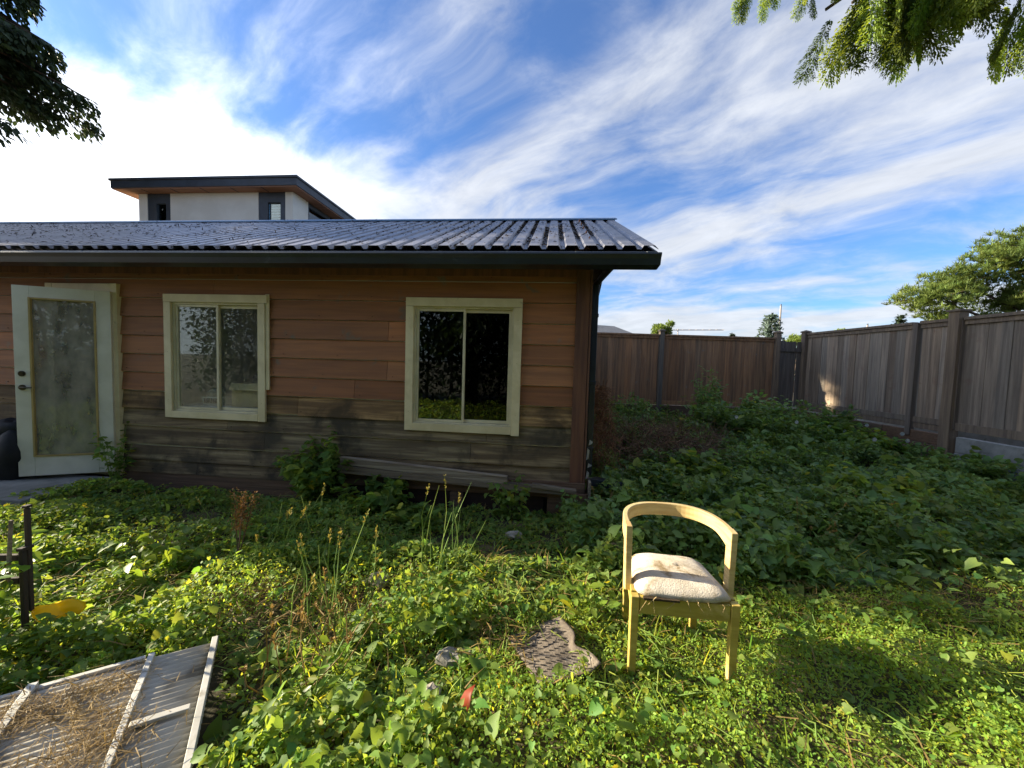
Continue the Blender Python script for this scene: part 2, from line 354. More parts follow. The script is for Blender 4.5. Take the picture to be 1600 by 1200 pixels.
M['white_plastic'] = material('white_plastic', lin('#d6d8d2'), lin('#c6c8c2'), .5, (3, 3, 3))
M['cloth_dark'] = material('cloth_dark', lin('#26292c'), lin('#33373a'), .9, (6, 6, 6))

# ---------------------------------------------------------------- ground
def build_ground():
    # one sheet: fine near the yard, coarse out to the horizon
    xs = np.concatenate(([-1500, -600, -250, -100, -50, -28], np.arange(-18, 18.01, .22), [28, 50, 100, 250, 600, 1500]))
    ys = np.concatenate(([-1500, -600, -250, -100, -50, -20], np.arange(-8, 17.01, .22), [24, 40, 70, 150, 300, 700, 1500]))
    X, Y = np.meshgrid(xs, ys); Z = ground_z(X, Y)
    v = np.stack((X, Y, Z), -1).reshape(-1, 3); nx, ny = len(xs), len(ys)
    i = (np.arange(ny-1)[:, None]*nx+np.arange(nx-1)[None]).ravel()
    me = bpy.data.meshes.new('ground'); me.from_pydata(v.tolist(), [], np.stack((i, i+1, i+nx+1, i+nx), 1).tolist())
    me.polygons.foreach_set('use_smooth', [True]*len(me.polygons)); me.materials.append(M['soil'])
    o = bpy.data.objects.new('ground', me); COL.objects.link(o); o['kind'] = 'structure'
build_ground()

# ---------------------------------------------------------------- garden house
HX, HY, HA = .77, 4.0, R(-5.5)
def house_pt(a, b, c=0):
    return Vector((HX+a*math.cos(HA)-b*math.sin(HA), HY+a*math.sin(HA)+b*math.cos(HA), c))
XL, DEP = -13.5, 4.4                 # left end, depth
WIN_L = (-4.72, -3.62, .82, 2.10); WIN_R = (-1.86, -.75, .82, 2.10)
DOORO = (-6.22, -5.44, .08, 2.20)
def jit(v, a): return v+random.uniform(-a, a)
def wood_tint(a=.12, hue=.04):
    g = 1+random.gauss(0, a); h = random.gauss(0, hue); return (g*(1+h), g, g*(1-h))

def build_house():
    H = thing('garden_house', 'low brown timber garden house with ribbed metal roof, cream windows and glazed door', 'house', (HX, HY, 0), HA)
    # lap siding, painted above and bare grey below; openings are cut out of each board
    opens = [WIN_L, WIN_R, DOORO]
    paint, bare, inner = MB(), MB(), MB()
    edges = [.10, .25, .425, .64, .85, 1.06, 1.275, 1.49, 1.705, 1.92, 2.135, 2.35, 2.60]
    def pieces(x0, x1, z0, z1):
        out = [(x0, x1, z0, z1)]
        for (a, b, c, d) in opens:
            nxt = []
            for (p, q, e, f) in out:
                if q <= a or p >= b or f <= c or e >= d: nxt.append((p, q, e, f)); continue
                if p < a: nxt.append((p, a, e, f))
                if q > b: nxt.append((b, q, e, f))
                if e < c: nxt.append((max(p, a), min(q, b), e, c))
                if f > d: nxt.append((max(p, a), min(q, b), d, f))
            out = nxt
        return out
    for k in range(len(edges)-1):
        z0, z1 = edges[k], edges[k+1]; low = z1 < 1.07
        xs = [XL]; x = XL
        while x < -.14:
            x += random.uniform(2.2, 4.4) if low else random.uniform(3.2, 6)
            if x > -1.0: x = -.12
            xs.append(x)
        for a, b in zip(xs, xs[1:]):
            t = wood_tint(.17 if low else .09, .03)
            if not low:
                g = .74 if k >= 11 else .86 if k == 10 else 1.0  # eave shade put into the tint of the top two rows
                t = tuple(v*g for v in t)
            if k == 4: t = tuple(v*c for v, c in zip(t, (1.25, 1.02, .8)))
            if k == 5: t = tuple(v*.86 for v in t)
            zz0 = z0+(random.uniform(-.008, .008) if low else random.uniform(-.003, .003))
            sag = random.uniform(-.010, .006) if low else 0
            for i in range(int((b-a)/.6)):
                nx = a+.06+i*.6+random.uniform(-.03, .03); nz = z0+.035
                if all(not(o[0]-.1 < nx < o[1]+.1 and o[2]-.1 < nz < o[3]+.1) for o in opens): (bare if low else paint).box((nx, -.0335, nz), (nx+.008, -.026, nz+.008), (.22, .2, .18))
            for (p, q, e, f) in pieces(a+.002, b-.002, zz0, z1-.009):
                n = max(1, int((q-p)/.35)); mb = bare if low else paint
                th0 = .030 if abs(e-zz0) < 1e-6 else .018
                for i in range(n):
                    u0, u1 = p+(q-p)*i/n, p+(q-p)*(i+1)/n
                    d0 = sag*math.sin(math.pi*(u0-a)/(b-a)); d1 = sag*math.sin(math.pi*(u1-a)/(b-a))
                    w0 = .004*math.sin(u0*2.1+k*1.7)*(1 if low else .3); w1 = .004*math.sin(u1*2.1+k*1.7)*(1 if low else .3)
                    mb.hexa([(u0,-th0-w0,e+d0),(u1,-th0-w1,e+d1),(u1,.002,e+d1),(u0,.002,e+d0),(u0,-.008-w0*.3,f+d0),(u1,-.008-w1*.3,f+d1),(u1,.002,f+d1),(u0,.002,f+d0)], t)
    o = paint.build('painted_siding', M['siding'], H)
    o = bare.build('weathered_siding', M['siding_weathered'], H); o['label'] = 'bare grey lower boards with peeling stain'
    for (p, q, e, f) in pieces(XL+.02, -.02, .12, 2.55): inner.box((p, .004, e), (q, .09, f))
    inner.box((XL+.02, DEP-.09, .12), (-5.5, DEP, 2.55)); inner.box((-2.9, DEP-.09, .12), (-.02, DEP, 2.55))
    inner.box((-5.5, DEP-.09, .12), (-2.9, DEP, .7)); inner.box((-5.5, DEP-.09, 2.3), (-2.9, DEP, 2.55))
    inner.box((-.11, .09, .12), (-.03, DEP-.09, 2.55)); inner.box((XL+.02, .09, .12), (XL+.10, DEP-.09, 2.55))
    inner.build('inner_lining', M['interior'], H)
    mb = MB(); mb.box((-2.66, .09, .3), (-2.58, DEP-.09, 2.45)); mb.box((-2.57, 2.2, .3), (-.12, 2.26, 2.45)); mb.build('partition', M['interior_dark'], H)
    mb = MB(); mb.box((XL+.1, .09, .22), (-.11, DEP-.09, .30)); mb.build('floor', M['interior_dark'], H)
    mb = MB(); mb.box((XL+.1, .09, 2.46), (-.11, DEP-.09, 2.50)); mb.build('ceiling', M['interior'], H)
    # end wall boards, gable
    g = MB()
    z = .14
    while z < 3.7:
        y0, y1 = -.01, DEP+.01
        if z+.2 > 2.5:
            s = (z+.2-2.62)/1.23*2.65; y0 = max(y0, s-.4); y1 = min(y1, DEP-s+.4)
        if y1-y0 > .2: g.hexa([(-.028,y0,z),(.004,y0,z),(.004,y1,z),(-.028,y1,z),(-.028,y0,z+.215),(-.016,y0,z+.215),(-.016,y1,z+.215),(-.028,y1,z+.215)], wood_tint(.1, .03))
        z += .205
    g.build('gable_siding', M['siding'], H)
    g = MB()
    g.box((-.135, -.052, .27), (.0, -.03, 2.54), wood_tint(.05)); g.box((.006, -.05, .16), (.026, .09, 2.54), wood_tint(.05))
    g.build('corner_board', M['corner_wood'], H, .003)
    g = MB(); g.box((XL, -.042, 2.40), (-.136, -.012, 2.52), (1.25, 1.15, 1.05)); g.build('frieze_board', M['corner_wood'], H, .003)
    # roof sheet: ribbed profile across x, from eave to ridge on both slopes
    RX1, EY, RY, EZ, RZ = .55, -.46, 2.2, 2.555, 3.76
    prof = []; x = XL-.5; pitch = .171
    while x < RX1-.02:
        prof += [(x, 0), (x+.036, 0), (x+.054, .032), (x+.150, .032)]; x += pitch
    prof = [(min(a, RX1), b) for a, b in prof]+[(RX1, 0)]
    rf = MB(); n = len(prof); sl = Vector((0, RY-EY, RZ-EZ)).normalized(); nr = Vector((0, -sl.z, sl.y))
    for side in (0, 1):
        vs = []
        for (a, b) in prof:
            for (yy, zz) in ((EY, EZ), (RY, RZ)):
                p = Vector((a, yy, zz))+nr*b
                if side: p.y = 2*RY-p.y
                vs.append(p)
        k0 = len(rf.v)
        rf.add(vs, [(2*i, 2*i+2, 2*i+3, 2*i+1) for i in range(n-1)])
    roof = rf.build('roof', M['roof_metal'], H)
    so = roof.modifiers.new('thickness', 'SOLIDIFY'); so.thickness = .004; so.offset = -1
    rc = MB()
    for s in (-1, 1): rc.hexa([(XL-.5, RY, RZ+.043),(RX1+.01, RY, RZ+.043),(RX1+.01, RY+s*.17, RZ-.035),(XL-.5, RY+s*.17, RZ-.035),(XL-.5, RY, RZ+.058),(RX1+.01, RY, RZ+.058),(RX1+.01, RY+s*.172, RZ-.018),(XL-.5, RY+s*.172, RZ-.018)])
    rc.build('ridge_cap', M['ridge_metal'], roof)
    # needles and moss caught in the channels
    nd = 42000
    ch = RNG.integers(0, int((RX1-XL-.5)/pitch)+4, nd); sx = XL-.5+ch*pitch+.018+RNG.normal(0, .014, nd)
    t = RNG.random(nd)**.8; ok = (sx < RX1) & (vnoise(ch*1.3, t*7) > .22+.25*RNG.random(nd)); sx, t = sx[ok], t[ok]
    pos = np.stack((sx, EY+(RY-EY)*t, EZ+(RZ-EZ)*t), 1)+np.array(nr)*(.006+.012*RNG.random(len(sx)))[:, None]
    loose = RNG.random(len(sx)) < .13; pos[loose, 0] += RNG.uniform(.03, .12, loose.sum()); pos[loose] += np.array(nr)*.028
    pos = pos[pos[:, 0] < RX1-.01]
    dr = RNG.normal(0, 1, (len(pos), 3)); dr -= (dr@np.array(nr))[:, None]*np.array(nr)*.8
    o = leaves('debris', M['debris'], pos, dr, RNG.uniform(.02, .06, len(pos)), LANCE, parent=roof, tint=RNG.uniform(.5, 1.5, (len(pos), 1))*np.ones((1, 3)))
    o['kind'] = 'stuff'
    # eave: fascia, drip strip and gutter
    mb = MB(); mb.box((XL-.5, -.41, 2.39), (RX1-.03, -.385, 2.535)); mb.build('fascia', M['fascia'], H)
    mb = MB(); mb.box((XL-.5, -.47, 2.502), (RX1-.01, -.452, 2.532)); mb.build('drip_edge', M['drip'], H)
    mb = MB()
    gp = [(-.412, 2.500), (-.560, 2.500), (-.566, 2.485), (-.545, 2.455), (-.530, 2.40), (-.412, 2.385)]
    gp2 = [(-.412, 2.496), (-.420, 2.496), (-.420, 2.395), (-.525, 2.408), (-.538, 2.455), (-.552, 2.487), (-.552, 2.496), (-.560, 2.500), (-.566, 2.485), (-.545, 2.450), (-.530, 2.398), (-.412, 2.383)]
    mb.prism(gp2, 'x', XL-.5, RX1-.004)
    mb.prism(gp, 'x', RX1-.003, RX1+.004); gut = mb.build('gutter', M['gutter'], H)
    for i in range(16):
        b = MB(); xx = RX1-.12-i*.62
        b.box((xx, -.555, 2.502), (xx+.018, -.414, 2.510)); b.build('gutter_hook', M['drip'], gut)
    mb = MB(); mb.hexa([(XL-.4, -.384, 2.49), (RX1-.04, -.384, 2.49), (RX1-.04, -.004, 2.61), (XL-.4, -.004, 2.61), (XL-.4, -.384, 2.505), (RX1-.04, -.384, 2.505), (RX1-.04, -.004, 2.625), (XL-.4, -.004, 2.625)]); mb.build('soffit', M['soffit'], H)
    # barge boards up both verges and the soffit under the gable overhang
    bb = MB()
    for s in (0, 1):
        def q(y, z): return (2*RY-y if s else y, z)
        (ya, za), (yb, zb) = q(EY+.02, EZ-.012), q(RY, RZ-.012)
        bb.hexa([(RX1-.035, ya, za-.16),(RX1-.008, ya, za-.16),(RX1-.008, yb, zb-.16),(RX1-.035, yb, zb-.16),(RX1-.035, ya, za),(RX1-.008, ya, za),(RX1-.008, yb, zb),(RX1-.035, yb, zb)])
    bb.build('barge_board', M['gutter'], H)
    gs = MB()
    for s in (0, 1):
        def q(y, z): return (2*RY-y if s else y, z)
        (ya, za), (yb, zb) = q(EY+.05, EZ-.06), q(RY, RZ-.06)
        gs.hexa([(.0, ya, za-.02),(RX1-.04, ya, za-.02),(RX1-.04, yb, zb-.02),(.0, yb, zb-.02),(.0, ya, za),(RX1-.04, ya, za),(RX1-.04, yb, zb),(.0, yb, zb)])
    gs.build('gable_soffit', M['fascia'], H)
    # downspout on the end wall and its loose bottom length
    ds = MB(); ds.box((.035, .02, .34), (.10, .10, 2.34)); 
    ds.tube([(.07, .06, 2.34), (.10, -.02, 2.38), (.16, -.40, 2.42), (.16, -.47, 2.43)], .034, 8)
    for zz in (.6, 1.3, 2.0): ds.box((.03, .014, zz), (.106, .105, zz+.04))
    d = ds.build('downspout', M['gutter'], H, .006)
    ex = MB(); ex.hexa([(.06,-.02,.24),(.15,.06,.24),(.60,.42,.08),(.52,.34,.08),(.06,-.02,.32),(.15,.06,.32),(.60,.42,.15),(.52,.34,.15)]); ex.build('downspout_extension', M['gutter'], d, .005)
    fl = MB()
    for z0, dz, x0, x1 in ((.30, .09, .036, .062), (.42, .05, .05, .09), (.50, .13, .034, .058), (.66, .06, .055, .088)):
        fl.hexa([(x0,.004,z0),(x1,.004,z0+.02),(x1-.006,.015,z0+.02),(x0,.015,z0),(x0+.01,.004,z0+dz),(x1+.008,.004,z0+dz-.02),(x1,.015,z0+dz-.02),(x0+.01,.015,z0+dz)])
    fl.build('pale_patches', M['white_frame'], d)  # pale irregular patches on the lower downspout
    # ground beams
    b = MB(); b.box((-2.62, -.06, .10), (.03, .06, .27), wood_tint(.06)); b.box((XL, -.02, -.12), (-2.75, .05, .12)); b.build('sill_beam', M['beam_timber'], H, .008)
    b = MB(); b.box((-.36, -.10, -.1), (.055, .10, .16), (1.25, 1.2, 1.1)); b.build('corner_block', M['beam_timber'], H, .008)
    b = MB(); b.box((.058, -.11, -.1), (.085, .10, .30), (1.3, 1.3, 1.25)); b.build('end_plate', M['old_timber'], H, .004)
    for xx in (-2.72, -1.4):
        b = MB(); b.box((xx, -.09, -.15), (xx+.14, .08, .10), wood_tint(.1)); b.build('pier', M['beam_timber'], H, .006)
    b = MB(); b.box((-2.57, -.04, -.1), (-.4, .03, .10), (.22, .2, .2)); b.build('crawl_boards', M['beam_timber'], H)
    # windows
    for wi, (x0, x1, z0, z1) in enumerate((WIN_L, WIN_R)):
        w = MB(); T = .088
        ox0, ox1, oz0, oz1 = (-4.78, -3.545, .762, 2.170) if wi == 0 else (-1.928, -.682, .745, 2.168)
        if wi == 0:
            w.box((ox0, -.056, oz0), (ox0+.085, -.030, oz1-.09), wood_tint(.03, .01)); w.box((ox1-.085, -.056, oz0-.005), (ox1, -.030, oz1-.09), wood_tint(.03, .01))
            w.box((ox0, -.059, oz1-.088), (ox1+.03, -.030, oz1), wood_tint(.03, .01)); w.box((ox0+.087, -.058, oz0), (ox1-.087, -.030, oz0+.075), wood_tint(.03, .01))
            w.box((ox1+.002, -.046, 1.12), (ox1+.045, -.030, oz1+.01), (.92, .92, .9))
        else:
            w.box((ox0, -.056, oz0), (ox0+.085, -.030, oz1-.092), wood_tint(.03, .01)); w.box((ox1-.085, -.056, oz0-.012), (ox1, -.030, oz1-.092), wood_tint(.03, .01))
            w.box((ox0, -.059, oz1-.090), (ox1, -.030, oz1), wood_tint(.03, .01)); w.box((ox0+.087, -.058, oz0), (ox1-.087, -.030, oz0+.082), wood_tint(.03, .01))
        for sx in (ox0+.04, ox1-.045):
            for sz in (oz0+.2, oz0+.75, oz0+1.2): w.box((sx, -.058, sz), (sx+.006, -.055, sz+.006), (.4, .35, .3))
        win = w.build('window', M['cream_paint'], H, .003)
        ax0, ax1, az0, az1 = ox0+.085, ox1-.085, oz0+.075, oz1-.088
        f = MB(); xm = (ax0+ax1)/2
        for a, b_, c, d_ in ((ax0-.01, ax0+.022, az0-.01, az1+.01), (ax1-.022, ax1+.01, az0-.01, az1+.01)): f.box((a, -.026, c), (b_, .05, d_))
        f.box((ax0+.023, -.026, az1-.022), (ax1-.023, .05, az1+.01)); f.box((ax0+.023, -.026, az0-.01), (ax1-.023, .05, az0+.022))
        f.build('window_frame', M['vinyl'], win, .002)
        for s, (a, b_, dy) in enumerate(((ax0+.023, xm+.02, -.012), (xm-.02, ax1-.023, .014))):
            sh = MB(); q = .026 if s == 0 else .034
            sh.box((a, dy, az0+.023), (a+q, dy+.022, az1-.023)); sh.box((b_-q, dy, az0+.023), (b_, dy+.022, az1-.023))
            sh.box((a+q, dy, az1-.023-q), (b_-q, dy+.022, az1-.023)); sh.box((a+q, dy, az0+.023), (b_-q, dy+.022, az0+.023+q))
            sh.build('sash', M['vinyl'], win, .002)
            p = MB(); p.box((a+q-.004, dy+.009, az0+.02+q), (b_-q+.004, dy+.013, az1-.02-q)); p.build('pane', M['glass_hazy'] if wi == 0 else M['glass_dark'] if s == 0 else M['glass_screen'], win)
    # unseen rear window, added to let more light into the left room
    p = MB(); p.box((-5.5, DEP-.05, .7), (-2.9, DEP-.046, 2.3)); p.build('added_rear_pane', M['glass'], H)
    # door frame and the door standing ajar
    j = MB(); j.box((-5.455, -.06, .05), (-5.365, .09, 2.28), (1, 1, .97)); j.box((-6.30, -.06, .05), (-6.21, .09, 2.28)); j.box((-6.209, -.058, 2.19), (-5.456, .09, 2.278)); j.box((-6.209, -.06, .04), (-5.456, .09, .09), (.7, .68, .62))
    j.build('door_frame', M['cream_paint'], H, .003)
    D = bpy.data.objects.new('door', None); COL.objects.link(D); D.parent = H; D.location = (-5.41, -.064, .10); D.rotation_euler = (0, 0, R(26)); D['label'] = 'cream glazed door standing ajar'
    w, h = .81, 2.08
    s = MB()
    for a, b_, c, d_ in ((-w, -w+.135, 0, h), (-.135, 0, 0, h)): s.box((a, -.042, c), (b_, 0, d_))
    s.box((-w+.136, -.042, h-.13), (-.136, 0, h)); s.box((-w+.136, -.042, 0), (-.136, 0, .22)); s.build('door_slab', M['door_paint'], D, .003)
    s = MB()
    for a, b_, c, d_ in ((-w+.128, -w+.146, .212, h-.122), (-.146, -.128, .212, h-.122), (-w+.147, -.147, h-.14, h-.122), (-w+.147, -.147, .212, .230)): s.box((a, -.052, c), (b_, .008, d_))
    s.build('glazing_bead', M['yellowed'], D, .002)
    s = MB(); s.box((-w+.14, -.024, .222), (-.14, -.018, h-.132)); s.build('door_pane', M['glass_veiled'], D)
    for zz, nm in ((.98, 'door_handle'), (1.13, 'deadbolt')):
        s = MB(); s.tube([(-w+.06, -.042, zz), (-w+.06, -.052, zz)], .030, 14)
        if nm == 'door_handle': s.tube([(-w+.06, -.053, zz), (-w+.06, -.085, zz), (-w+.10, -.09, zz), (-w+.155, -.085, zz)], [.011, .011, .010, .008], 8)
        else: s.tube([(-w+.06, -.053, zz), (-w+.06, -.062, zz)], .02, 12)
        s.build(nm, M['brass'], D, smooth=False)
    return H
HOUSE = build_house()

# things standing inside the garden house
def inside():
    p = house_pt(-4.05, .34, .80)
    # shelf table under the left window
    t = thing('table', 'pale work table behind the left window', 'table', house_pt(-4.2, .42, .30), HA)
    m = MB(); m.box((-.56, -.28, .56), (.56, .28, .59)); m.build('tabletop', M['interior'], t, .004)
    for a in (-.52, .48):
        for b in (-.25, .21):
            m = MB(); m.box((a, b, 0), (a+.04, b+.04, .558)); m.build('leg', M['interior'], t)
    t = thing('cardboard_box', 'plain tan cardboard box behind the left window', 'box', house_pt(-3.91, .25, .891), HA)
    m = MB(); m.box((-.20, -.12, 0), (.20, -.116, .27)); m.box((-.20, .116, 0), (.20, .12, .27)); m.box((-.20, -.115, 0), (-.196, .115, .27)); m.box((.196, -.115, 0), (.20, .115, .27)); m.box((-.195, -.115, .0), (.195, .115, .005))
    m.build('carton', M['cardboard'], t)
    m = MB(); m.hexa([(-.2,-.125,.272),(.2,-.125,.272),(.2,-.17,.20),(-.2,-.17,.20),(-.2,-.122,.275),(.2,-.122,.275),(.2,-.167,.203),(-.2,-.167,.203)]); m.build('flap', M['cardboard'], t)
    t = thing('storage_basket', 'small white slotted basket in the corner of the left window', 'basket', house_pt(-4.38, .22, .891), HA)
    m = MB(); m.hexa([(-.11,-.08,0),(.11,-.08,0),(.11,.08,0),(-.11,.08,0),(-.125,-.095,.10),(.125,-.095,.10),(.125,.095,.10),(-.125,.095,.10)]); m.build('tub', M['white_plastic'], t, .004)
    m = MB()
    for i in range(8): m.box((-.088+i*.023, -.0955, .03), (-.074+i*.023, -.089, .085), (.3, .32, .32))
    m.build('slots', M['cloth_dark'], t)
    t = thing('cloth_bundle', 'crumpled grey green cloth heaped in the white basket', 'cloth', house_pt(-4.38, .22, .985), HA)
    m = MB(); lump(m, (0, 0, .035), (.10, .075, .07), 3); m.build('cloth', M['conifer_cloth'], t, smooth=True)
    t = thing('storage_bag', 'dark slumped bag behind the cardboard box', 'bag', house_pt(-3.80, .50, .891), HA)
    m = MB(); lump(m, (0, 0, .26), (.30, .13, .34), 5); m.build('bag', M['cloth_dark'], t, smooth=True)
    t = thing('wall_cupboard', 'pale wall cupboard at the back of the left room', 'cupboard', house_pt(-4.55, 2.85, 1.20), HA)
    m = MB(); m.box((-.45, -.3, 0), (.45, .0, .62)); m.build('carcass', M['white_plastic'], t, .004)
    for a in (-.44, .01):
        m = MB(); m.box((a, -.318, .02), (a+.43, -.301, .6)); m.build('cupboard_door', M['interior'], t, .003)
    t = thing('desk_fan', 'small round fan behind the glass of the right window', 'fan', house_pt(-1.37, .17, .62), HA)
    m = MB(); m.tube([(0, 0, .0), (0, 0, .03)], .09, 20); m.tube([(0, .02, .03), (0, .02, .26)], .014, 8); m.build('stand', M['cloth_dark'], t)
    m = MB(); ring = [(math.cos(a*math.pi/14)*.085, 0, .30+math.sin(a*math.pi/14)*.085) for a in range(29)]; m.tube(ring, .007, 6); m.build('cage', M['white_plastic'], t)
    m = MB()
    for a in range(4):
        c, s = math.cos(a*math.pi/2), math.sin(a*math.pi/2); m.hexa([(c*.01-s*.01,-.004,.30+s*.01+c*.01),(c*.07-s*.03,.012,.30+s*.07+c*.03),(c*.07+s*.02,-.010,.30+s*.07-c*.02),(c*.01+s*.01,-.004,.30+s*.01-c*.01),(c*.01-s*.01,0,.30+s*.01+c*.01),(c*.07-s*.03,.016,.30+s*.07+c*.03),(c*.07+s*.02,-.006,.30+s*.07-c*.02),(c*.01+s*.01,0,.30+s*.01-c*.01)])
    m.build('fan_blade', M['grey_metal'], t)
    t = thing('side_table', 'dark low cabinet inside the right window', 'cabinet', house_pt(-1.37, .22, .30), HA)
    m = MB(); m.box((-.42, -.1, .0), (.42, .22, .318), (.5, .5, .5)); m.build('carcass', M['interior_dark'], t, .004)
M['conifer_cloth'] = material('conifer_cloth', lin('#7c8a82'), lin('#66746c'), .9, (12, 12, 12))
def lump(mb, c, r, seed, nu=14, nv=9, amp=.22, tint=(1, 1, 1)):
    """an uneven rounded body"""
    rr = np.random.default_rng(seed); o = rr.random(6)*9; vs = []
    for i in range(nv+1):
        th = math.pi*i/nv
        for j in range(nu):
            ph = 2*math.pi*j/nu; d = (math.sin(th)*math.cos(ph), math.sin(th)*math.sin(ph), math.cos(th))
            k = 1+amp*(float(vnoise(d[0]*2.2+o[0]+d[2], d[1]*2.2+o[1]-d[2]))*2-1)
            vs.append((c[0]+d[0]*r[0]*k, c[1]+d[1]*r[1]*k, c[2]+d[2]*r[2]*k))
    mb.add(vs, [(i*nu+j, i*nu+(j+1) % nu, (i+1)*nu+(j+1) % nu, (i+1)*nu+j) for i in range(nv) for j in range(nu)], tint)
inside()

# loose boards leaning along the foot of the wall, bin bag by the door, doorstep
def wall_foot():
    t = thing('loose_board', 'long grey board with pale top edge propped along the wall foot', 'board', house_pt(-1.7, -.13, 0), HA)
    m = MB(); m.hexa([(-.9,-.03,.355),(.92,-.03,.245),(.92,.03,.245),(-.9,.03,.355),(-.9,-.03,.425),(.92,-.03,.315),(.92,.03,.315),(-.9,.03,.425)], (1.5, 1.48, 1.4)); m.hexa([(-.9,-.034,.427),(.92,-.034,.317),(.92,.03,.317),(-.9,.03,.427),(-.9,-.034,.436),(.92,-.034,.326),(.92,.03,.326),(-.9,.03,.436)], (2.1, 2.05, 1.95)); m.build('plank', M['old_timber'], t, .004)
    t = thing('loose_board', 'brown plank lying along the sill beam below the grey board', 'board', house_pt(-1.7, -.13, 0), HA)
    m = MB(); m.hexa([(-.93,-.035,.262),(1.55,-.035,.164),(1.55,.05,.164),(-.93,.05,.262),(-.93,-.035,.345),(1.55,-.035,.224),(1.55,.05,.224),(-.93,.05,.345)], (.95, .9, .82)); m.build('plank', M['old_timber'], t, .004)
    t = thing('loose_board', 'short pale board end beside the corner block', 'board', house_pt(-.32, -.16, 0), HA)
    m = MB(); m.hexa([(-.2,-.03,.235),(.25,-.03,.195),(.25,.03,.195),(-.2,.03,.235),(-.2,-.03,.275),(.25,-.03,.235),(.25,.03,.235),(-.2,.03,.275)], (1.2, 1.15, 1.05)); m.build('plank', M['old_timber'], t, .004)
    t = thing('bin_bag', 'black lumpy bin bag against the wall left of the door', 'bag', (-5.62, 4.28, 0), HA)
    m = MB(); lump(m, (0, 0, .28), (.30, .26, .33), 8, 18, 12, .3); m.build('sack', M['black_plastic'], t, smooth=True)
    m = MB(); lump(m, (.03, 0, .58), (.16, .13, .14), 9, 12, 8, .4); m.build('knot', M['black_plastic'], t, smooth=True)
    t = thing('door_step', 'worn grey concrete step below the glazed door', 'step', house_pt(-6.1, -.55, 0), HA)
    m = MB(); m.box((-.9, -.38, -.1), (.75, .40, .055)); m.build('slab', M['concrete'], t, .012)
wall_foot()

# ---------------------------------------------------------------- fences
def boards(mb, a, b, z0, z1, axis, base, w=.14, tint_sd=.11, skip=None):
    """upright boards side by side from a to b along an axis"""
    x = a; i = 0
    while x < b-.02:
        ww = min(w*random.uniform(.85, 1.2), b-x); g = wood_tint(tint_sd, .05); gap = .0015 if axis == 'x' else random.choice((.002, .002, .003, .005))
        d = random.uniform(0, .012); zz = z1-random.uniform(0, .004)
        if axis == 'x': mb.box((x+gap, base+d, z0), (x+ww-gap, base+d+.018, zz), g)
        else: mb.box((base+d, x+gap, z0), (base+d+.018, x+ww-gap, zz), g)
        x += ww; i += 1

def post(mb, x, y, z0, z1, w=.10, cap=True, tint=(1, 1, 1)):
    mb.box((x-w/2, y-w/2, z0), (x+w/2, y+w/2, z1), tint)
    if cap:
        mb.box((x-w/2-.02, y-w/2-.02, z1), (x+w/2+.02, y+w/2+.02, z1+.03), tint)
        e = w/2+.012; vs = [(x-e, y-e, z1+.031), (x+e, y-e, z1+.031), (x+e, y+e, z1+.031), (x-e, y+e, z1+.031), (x, y, z1+.065)]
        mb.add(vs, [(0,3,2,1),(0,1,4),(1,2,4),(2,3,4),(3,0,4)], tint)

